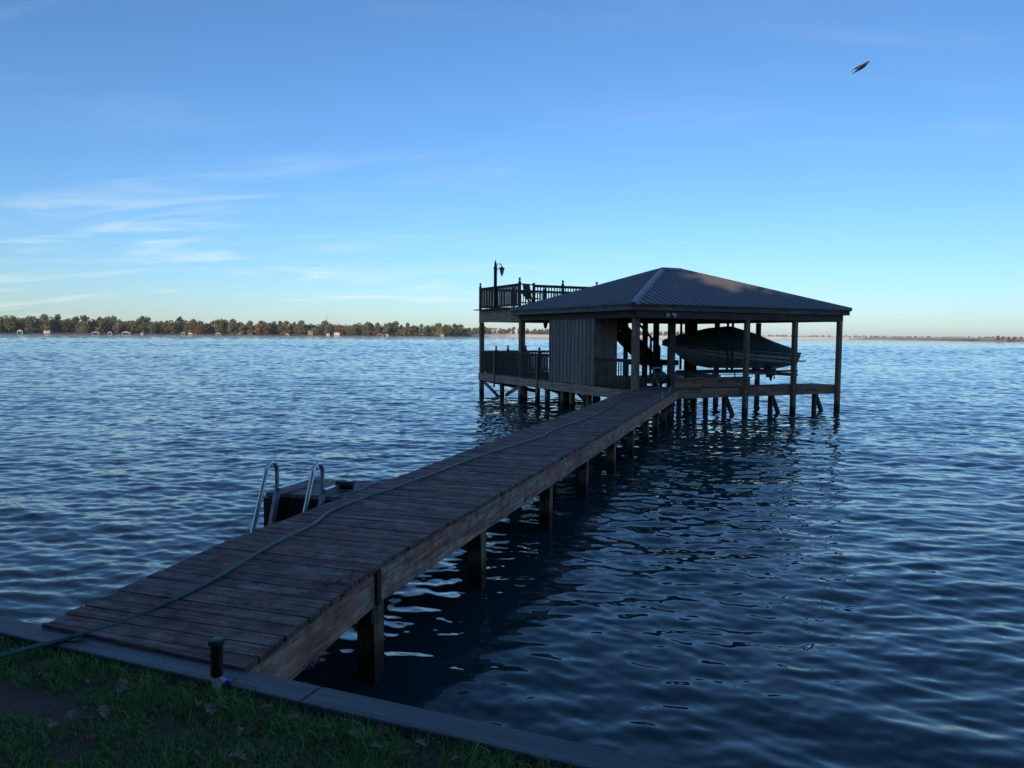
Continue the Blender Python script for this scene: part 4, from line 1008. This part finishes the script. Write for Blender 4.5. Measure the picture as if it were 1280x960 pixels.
def trunk_me(h, r, seed):
    g = random.Random(seed); m = MB(); p = [Vector((0, 0, -.5))]
    for i in range(1, 7): p.append(Vector((p[-1].x + g.uniform(-.2, .2), p[-1].y + g.uniform(-.2, .2), h * i / 6)))
    m.tube(p, [r * (1.15 - i * .15) for i in range(7)], 7)
    for i in range(6):
        b = p[2 + i % 4]; a = g.uniform(0, 6.28); e = b + Vector((math.cos(a), math.sin(a), .9)) * h * .22; m.tube([b, b.lerp(e, .5) + Vector((0, 0, .2)), e], [r * .4, r * .28, r * .1], 5)
    me = bpy.data.meshes.new('trunk'); me.from_pydata(m.v, [], m.f); me.update(); me.materials.append(MT['bark']); return me
KINDS = []
for i, (h, w, base, mat, kind) in enumerate(((22, 13, 0, 'leaf_g', 'oak'), (26, 11, 3, 'leaf_g', 'pine'), (19, 13, 0, 'leaf_o', 'oak'), (23, 12, 1, 'leaf_o', 'oak'), (16, 12, 0, 'leaf_r', 'oak'), (25, 12, 4, 'leaf_g', 'pine'))):
    KINDS.append((make_crown_me('crown', 50 + i, h, w, base, 420, 1.0, kind, mat), trunk_me(h * .8, .35, i), mat))
LAB = {'leaf_g': 'dark green tree in the treeline on the far left shore', 'leaf_o': 'olive tree in the treeline on the far left shore', 'leaf_r': 'russet autumn tree in the treeline on the far left shore'}
def far_tree(k, p, s, label, group='trees along the far shore'):
    cr, tr_, mat = KINDS[k]
    r_ = thing('tree', label, 'tree', p, random.uniform(0, 6.28), group); r_.scale = (s * random.uniform(.85, 1.2), s * random.uniform(.85, 1.2), s)
    link('crown', cr, r_); link('trunk', tr_, r_)
LM_ = [(25, 'the white arched boathouse'), (59, 'the pale house half hidden in trees'), (120, 'the low white boathouse'), (158, 'the wide low white boathouse'), (240, 'the sunlit cream house'), (297, 'the red brick house'), (340, 'the long brown house'), (388, 'the reddish two storey house'), (410, 'the radio mast'), (421, 'the bright white house'), (475, 'the brown boathouse'), (552, 'the small pale boathouse')]
def where(px):
    if px < 25: return 'left of the white arched boathouse'
    if px >= 552: return 'right of the small pale boathouse'
    for (a, la), (b, lb) in zip(LM_[:-1], LM_[1:]):
        if a <= px < b: return 'behind ' + la if px - a < 9 else 'between %s and %s' % (la.replace('the ', ''), lb.replace('the ', ''))
TW = {'leaf_g': 'dark green', 'leaf_o': 'olive', 'leaf_r': 'russet'}
def topline(px): return np.interp(px, [-400, 0, 50, 110, 160, 230, 300, 420, 500, 560, 600, 640, 700, 800, 900], [25, 25, 23, 22, 23, 21.5, 21, 21, 22, 21, 19, 21, 20, 18, 17]) / 23.0
# individual front trees
px = -60.0
while px < 612:
    k = random.choice([0, 1, 2, 3, 5, 0, 2, 3, 3]) if px > 180 else random.choice([0, 1, 5, 0, 2, 3])
    if px > 230 and random.random() < .07: k = 4
    d = shore_r(px) + random.uniform(18, 55)
    sz = random.uniform(.72, 1.12)
    far_tree(k, az_pt(px, d, 1.8), topline(px) * sz, ('tall ' if sz > 1.0 else 'short ' if sz < .82 else '') + TW[KINDS[k][2]] + ' tree ' + where(px))
    px += random.uniform(2.6, 5.6) * (1000 / d) * 1.15
LAB2 = {'leaf_g': 'dark green tree behind the pale sand bank', 'leaf_o': 'olive tree behind the pale sand bank', 'leaf_r': 'russet tree behind the pale sand bank'}
px = 596.0
while px < 905:
    k = random.choice([0, 2, 3, 2, 4, 3]); d = shore_r(px) + random.uniform(120, 260) + max(0, px - 700) * 2.0
    far_tree(k, az_pt(px, d, 5.5), topline(px) * random.uniform(.72, 1.0), LAB2[KINDS[k][2]], 'trees behind the sand bank')
    px += random.uniform(4, 6.5)
# russet trees at the far right edge
for px in (1246, 1252, 1259, 1266, 1275, 1284, 1300):
    far_tree(4, az_pt(px, 905 + random.uniform(-10, 30), 2), random.uniform(.22, .36), 'low russet tree on the embankment at the far right edge', 'russet trees at the right end of the embankment')
# deep woods read as one mass
def woods():
    Vs = []; Fs = []; Rv = []; off = 0
    g = np.random.default_rng(3)
    def addc(p, s, n, fs_):
        nonlocal off
        V, F, rv = crown_mesh(int(g.integers(1e6)), 22, 13, -4, n, fs_, 'oak')
        Vs.append(V * s + np.array(p)); Fs.append(F + off); Rv.append(rv * g.uniform(.3, 1)); off += len(V)
    for q in range(820):
        px = g.uniform(-420, 600); d = shore_r(px) + g.uniform(60, 260); addc(az_pt(px, d, 2.2), topline(px) * g.uniform(.78, .97), 70, 2.0)
    for q in range(240):
        px = g.uniform(592, 940); d = shore_r(px) + g.uniform(260, 700); addc(az_pt(px, d, 6), g.uniform(.6, .85) * (1 if px < 850 else .7), 56, 2.2)
    for q in range(620):
        px = g.uniform(900, 1700); d = 3000 + g.uniform(0, 600); addc(az_pt(px, d, 5), g.uniform(.34, .50), 30, 3.4)
    V = np.concatenate(Vs); F = np.concatenate(Fs); me = mesh_np('distant_woods', V, F, MT['leaf_o']); at = me.attributes.new('rnd', 'FLOAT', 'FACE'); at.data.foreach_set('value', np.concatenate(Rv).astype(np.float32))
    o = link('distant_woods', me); tag(o, 'unbroken band of far woods behind the shoreline trees', 'woods', kind='stuff')
woods()
# small houses and boathouses along the far shore
MT['hw'] = plain('white_siding', (.58, .57, .54), .8, var=.05); MT['hc'] = plain('cream_siding', (.70, .58, .42), .8, var=.05); MT['hb'] = plain('brick', (.26, .19, .15), .9, var=.1); MT['hr'] = plain('grey_shingle', (.22, .21, .21), .9); MT['win'] = plain('dark_window', (.03, .035, .04), .15, var=.1)
def house(px, w, dep, h, rise, wall, label, dz=1.2, extra=10, name='lake_house', rz=0, open_=False):
    p = az_pt(px, shore_r(px) + extra, dz); t = thing(name, label, 'house' if not open_ else 'boathouse', p, rz - math.atan((px - 640) / FPX), 'buildings on the far shore')
    m = MB()
    if open_:
        m.box(-w / 2, -w / 2 + .3, 0, dep, 0, h); m.box(w / 2 - .3, w / 2, 0, dep, 0, h); m.box(-w / 2 + .31, w / 2 - .31, dep - .3, dep, 0, h)
    else: m.box(-w / 2, w / 2, 0, dep, -1.5, h)
    m.build('wall', MT[wall], t)
    m = MB(); o_ = .5
    m.add([(-w / 2 - o_, -o_, h), (w / 2 + o_, -o_, h), (w / 2 + o_, dep + o_, h), (-w / 2 - o_, dep + o_, h), (-w / 2 - o_, dep / 2, h + rise), (w / 2 + o_, dep / 2, h + rise)] if not open_ else
          [(-w / 2 - o_, -o_, h), (w / 2 + o_, -o_, h), (w / 2 + o_, dep + o_, h), (-w / 2 - o_, dep + o_, h), (0, -o_, h + rise), (0, dep + o_, h + rise)],
          [(0, 1, 5, 4), (2, 3, 4, 5), (3, 0, 4), (1, 2, 5), (3, 2, 1, 0)] if not open_ else [(0, 1, 4), (1, 2, 5, 4), (2, 3, 5), (3, 0, 4, 5), (3, 2, 1, 0)])
    m.build('roof', MT['hr' if wall != 'hw' or not open_ else 'hw'], t)
    if not open_:
        for k in range(max(1, int(w // 4))):
            x = -w / 2 + (k + .5) * w / max(1, int(w // 4)); m = MB(); m.box(x - .7, x + .7, -.06, -.01, h * .35, h * .75); m.build('window', MT['win'], t)
        m = MB(); m.box(w * .18, w * .18 + 1.1, -.07, -.012, 0, 2.2); m.build('door', MT['hr'], t)
    else:
        for k in (-1, 1): m = MB(); m.box(k * w * .42 - .15, k * w * .42 + .15, -3, -2.7, -2, h); m.build('post', MT['hw'], t)
house(25.5, 6, 6, 3.4, 2.2, 'hw', 'white arched boathouse at the far left end of the shore', .2, 2, 'far_boathouse', open_=True)
house(59, 7, 6, 2.6, 1.6, 'hc', 'pale small house half hidden in trees, second building from the left', 1.6, 16)
house(120, 9, 6, 2.4, 1.3, 'hw', 'low white boathouse at the water, third building from the left', .3, 3, 'far_boathouse', open_=True)
house(138, 4.5, 5, 2.6, 1.2, 'hw', 'small white boathouse between two low ones on the left shore', .2, 2, 'far_boathouse', open_=True)
house(158, 10, 6, 2.6, 1.5, 'hw', 'wide low white boathouse left of the sunlit cream house', .3, 3, 'far_boathouse', open_=True)
house(178, 3, 3, 2.2, .8, 'hw', 'tiny white shed at the water left of the sunlit cream house', .3, 2)
house(229, 4.5, 5, 2.8, 1.2, 'hw', 'small white boathouse just left of the sunlit cream house', .2, 2, 'far_boathouse', open_=True)
house(240, 11, 9, 5.2, 2.6, 'hc', 'two storey cream house catching the sun on the left shore', 1.8, 20)
house(273, 7, 5, 2.2, 1.1, 'hw', 'low pale boathouse right of the sunlit cream house', .2, 3, 'far_boathouse', open_=True)
house(297, 9, 8, 3.2, 1.8, 'hb', 'red brick house among russet trees', 1.8, 22)
house(312, 8, 7, 2.8, 2.0, 'hb', 'long brown house right of the red brick house', 1.8, 24)
house(359, 5, 4, 2.4, 1.1, 'hw', 'small white boathouse below the reddish house', .2, 2, 'far_boathouse', open_=True)
house(388, 8, 8, 4.6, 2.2, 'hb', 'reddish two storey house under trees, left of the radio mast', 1.8, 20)
house(410, 5, 4, 2.6, 1.0, 'hw', 'little white house below the radio mast', 1.0, 8)
house(421, 9, 6, 3.8, 1.4, 'hw', 'bright white house right of the radio mast', 1.6, 14)
house(475, 12, 6, 2.6, 1.6, 'hb', 'brown boathouse with white front in the middle of the shore', .3, 3, 'far_boathouse', open_=True)
house(483, 7, 5, 2.4, 1.2, 'hw', 'pale low boathouse beside the brown one in the middle of the shore', .3, 3, 'far_boathouse', open_=True)
house(552, 7, 5, 2.6, 1.2, 'hw', 'small pale boathouse on the shore left of the near boathouse', .3, 3, 'far_boathouse', open_=True)
house(1256, 12, 8, 2.4, 1.6, 'hb', 'long reddish house at the right end of the embankment', 1.5, 30)
mast = thing('radio_mast', 'thin radio mast rising above the trees in the middle of the left shore', 'mast', az_pt(408.5, 1420, 2))
m = MB(); m.tube([(0, 0, 0), (0, 0, 38)], [.5, .28], 6); m.build('mast_pole', MT['steel'], mast)
m = MB()
for z in (14, 24, 33): m.box(-.7, .7, -.05, .05, z, z + .3)
m.build('antenna', MT['steel'], mast)

# ------------------------------------------------------------------ woods on the near bank behind the viewer (they put the dock in shade)
TK = []; random.seed(21)
for i, (h, w, base, mat) in enumerate(((17.5, 12, 3.2, 'leaf_g'), (19, 11, 4, 'leaf_o'), (16.5, 12, 2.8, 'leaf_g'))):
    TK.append((make_crown_me('crown', 90 + i, h, w, base, 12000, .26, 'oak', mat), trunk_me(h * .8, .28, 40 + i)))
tp = []
for row, (yy, stp, off) in enumerate(((-16, 7.0, 0), (-22, 7.0, 3.5), (-29, 7.5, 1))):
    xx = -48 + off
    while xx < 34: tp.append((xx + random.uniform(-1, 1), yy + random.uniform(-1.2, 1.2))); xx += stp
for k, (x, y) in enumerate(tp):
    cr, tr_ = TK[k % 3]; z = 1.0
    t = thing('shade_tree', 'leafy tree on the near bank behind the lawn', 'tree', (x, y, z), random.uniform(0, 6.28), 'trees on the near bank'); s = random.uniform(1.05, 1.18) if x < -10.5 else random.uniform(.86, 1.05); t.scale = (s, s, s)
    link('crown', cr, t); link('trunk', tr_, t)
HM = make_crown_me('foliage', 200, 4.6, 6.5, .0, 6000, .16, 'oak', 'leaf_g')
for k in range(19):  # row added out of view to stop low sun passing under the crowns
    t = thing('added_shrub', 'dense evergreen shrub out of view, blocking low sun below the trees', 'added_shrub', (-46 + k * 4.4, -19.5 + random.uniform(-.5, .5), .8), random.uniform(0, 6.28), 'added sun-blocking shrubs out of view'); link('foliage', HM, t)

# ------------------------------------------------------------------ the air over the lake
hm = bpy.data.materials.new('haze_air'); hm.use_nodes = True; hn = hm.node_tree.nodes; hn.clear()
ho_ = hn.new('ShaderNodeOutputMaterial'); hv = hn.new('ShaderNodeVolumePrincipled'); hm.node_tree.links.new(hv.outputs[0], ho_.inputs['Volume'])
hv.inputs['Color'].default_value = (.80, .88, 1.0, 1); hv.inputs['Density'].default_value = 0.5e-4
m = MB(); m.box(-9000, 9000, -500, 9500, -3.5, 60); hz = m.build('haze', hm); tag(hz, 'thin evening haze over the lake', 'haze', kind='stuff')
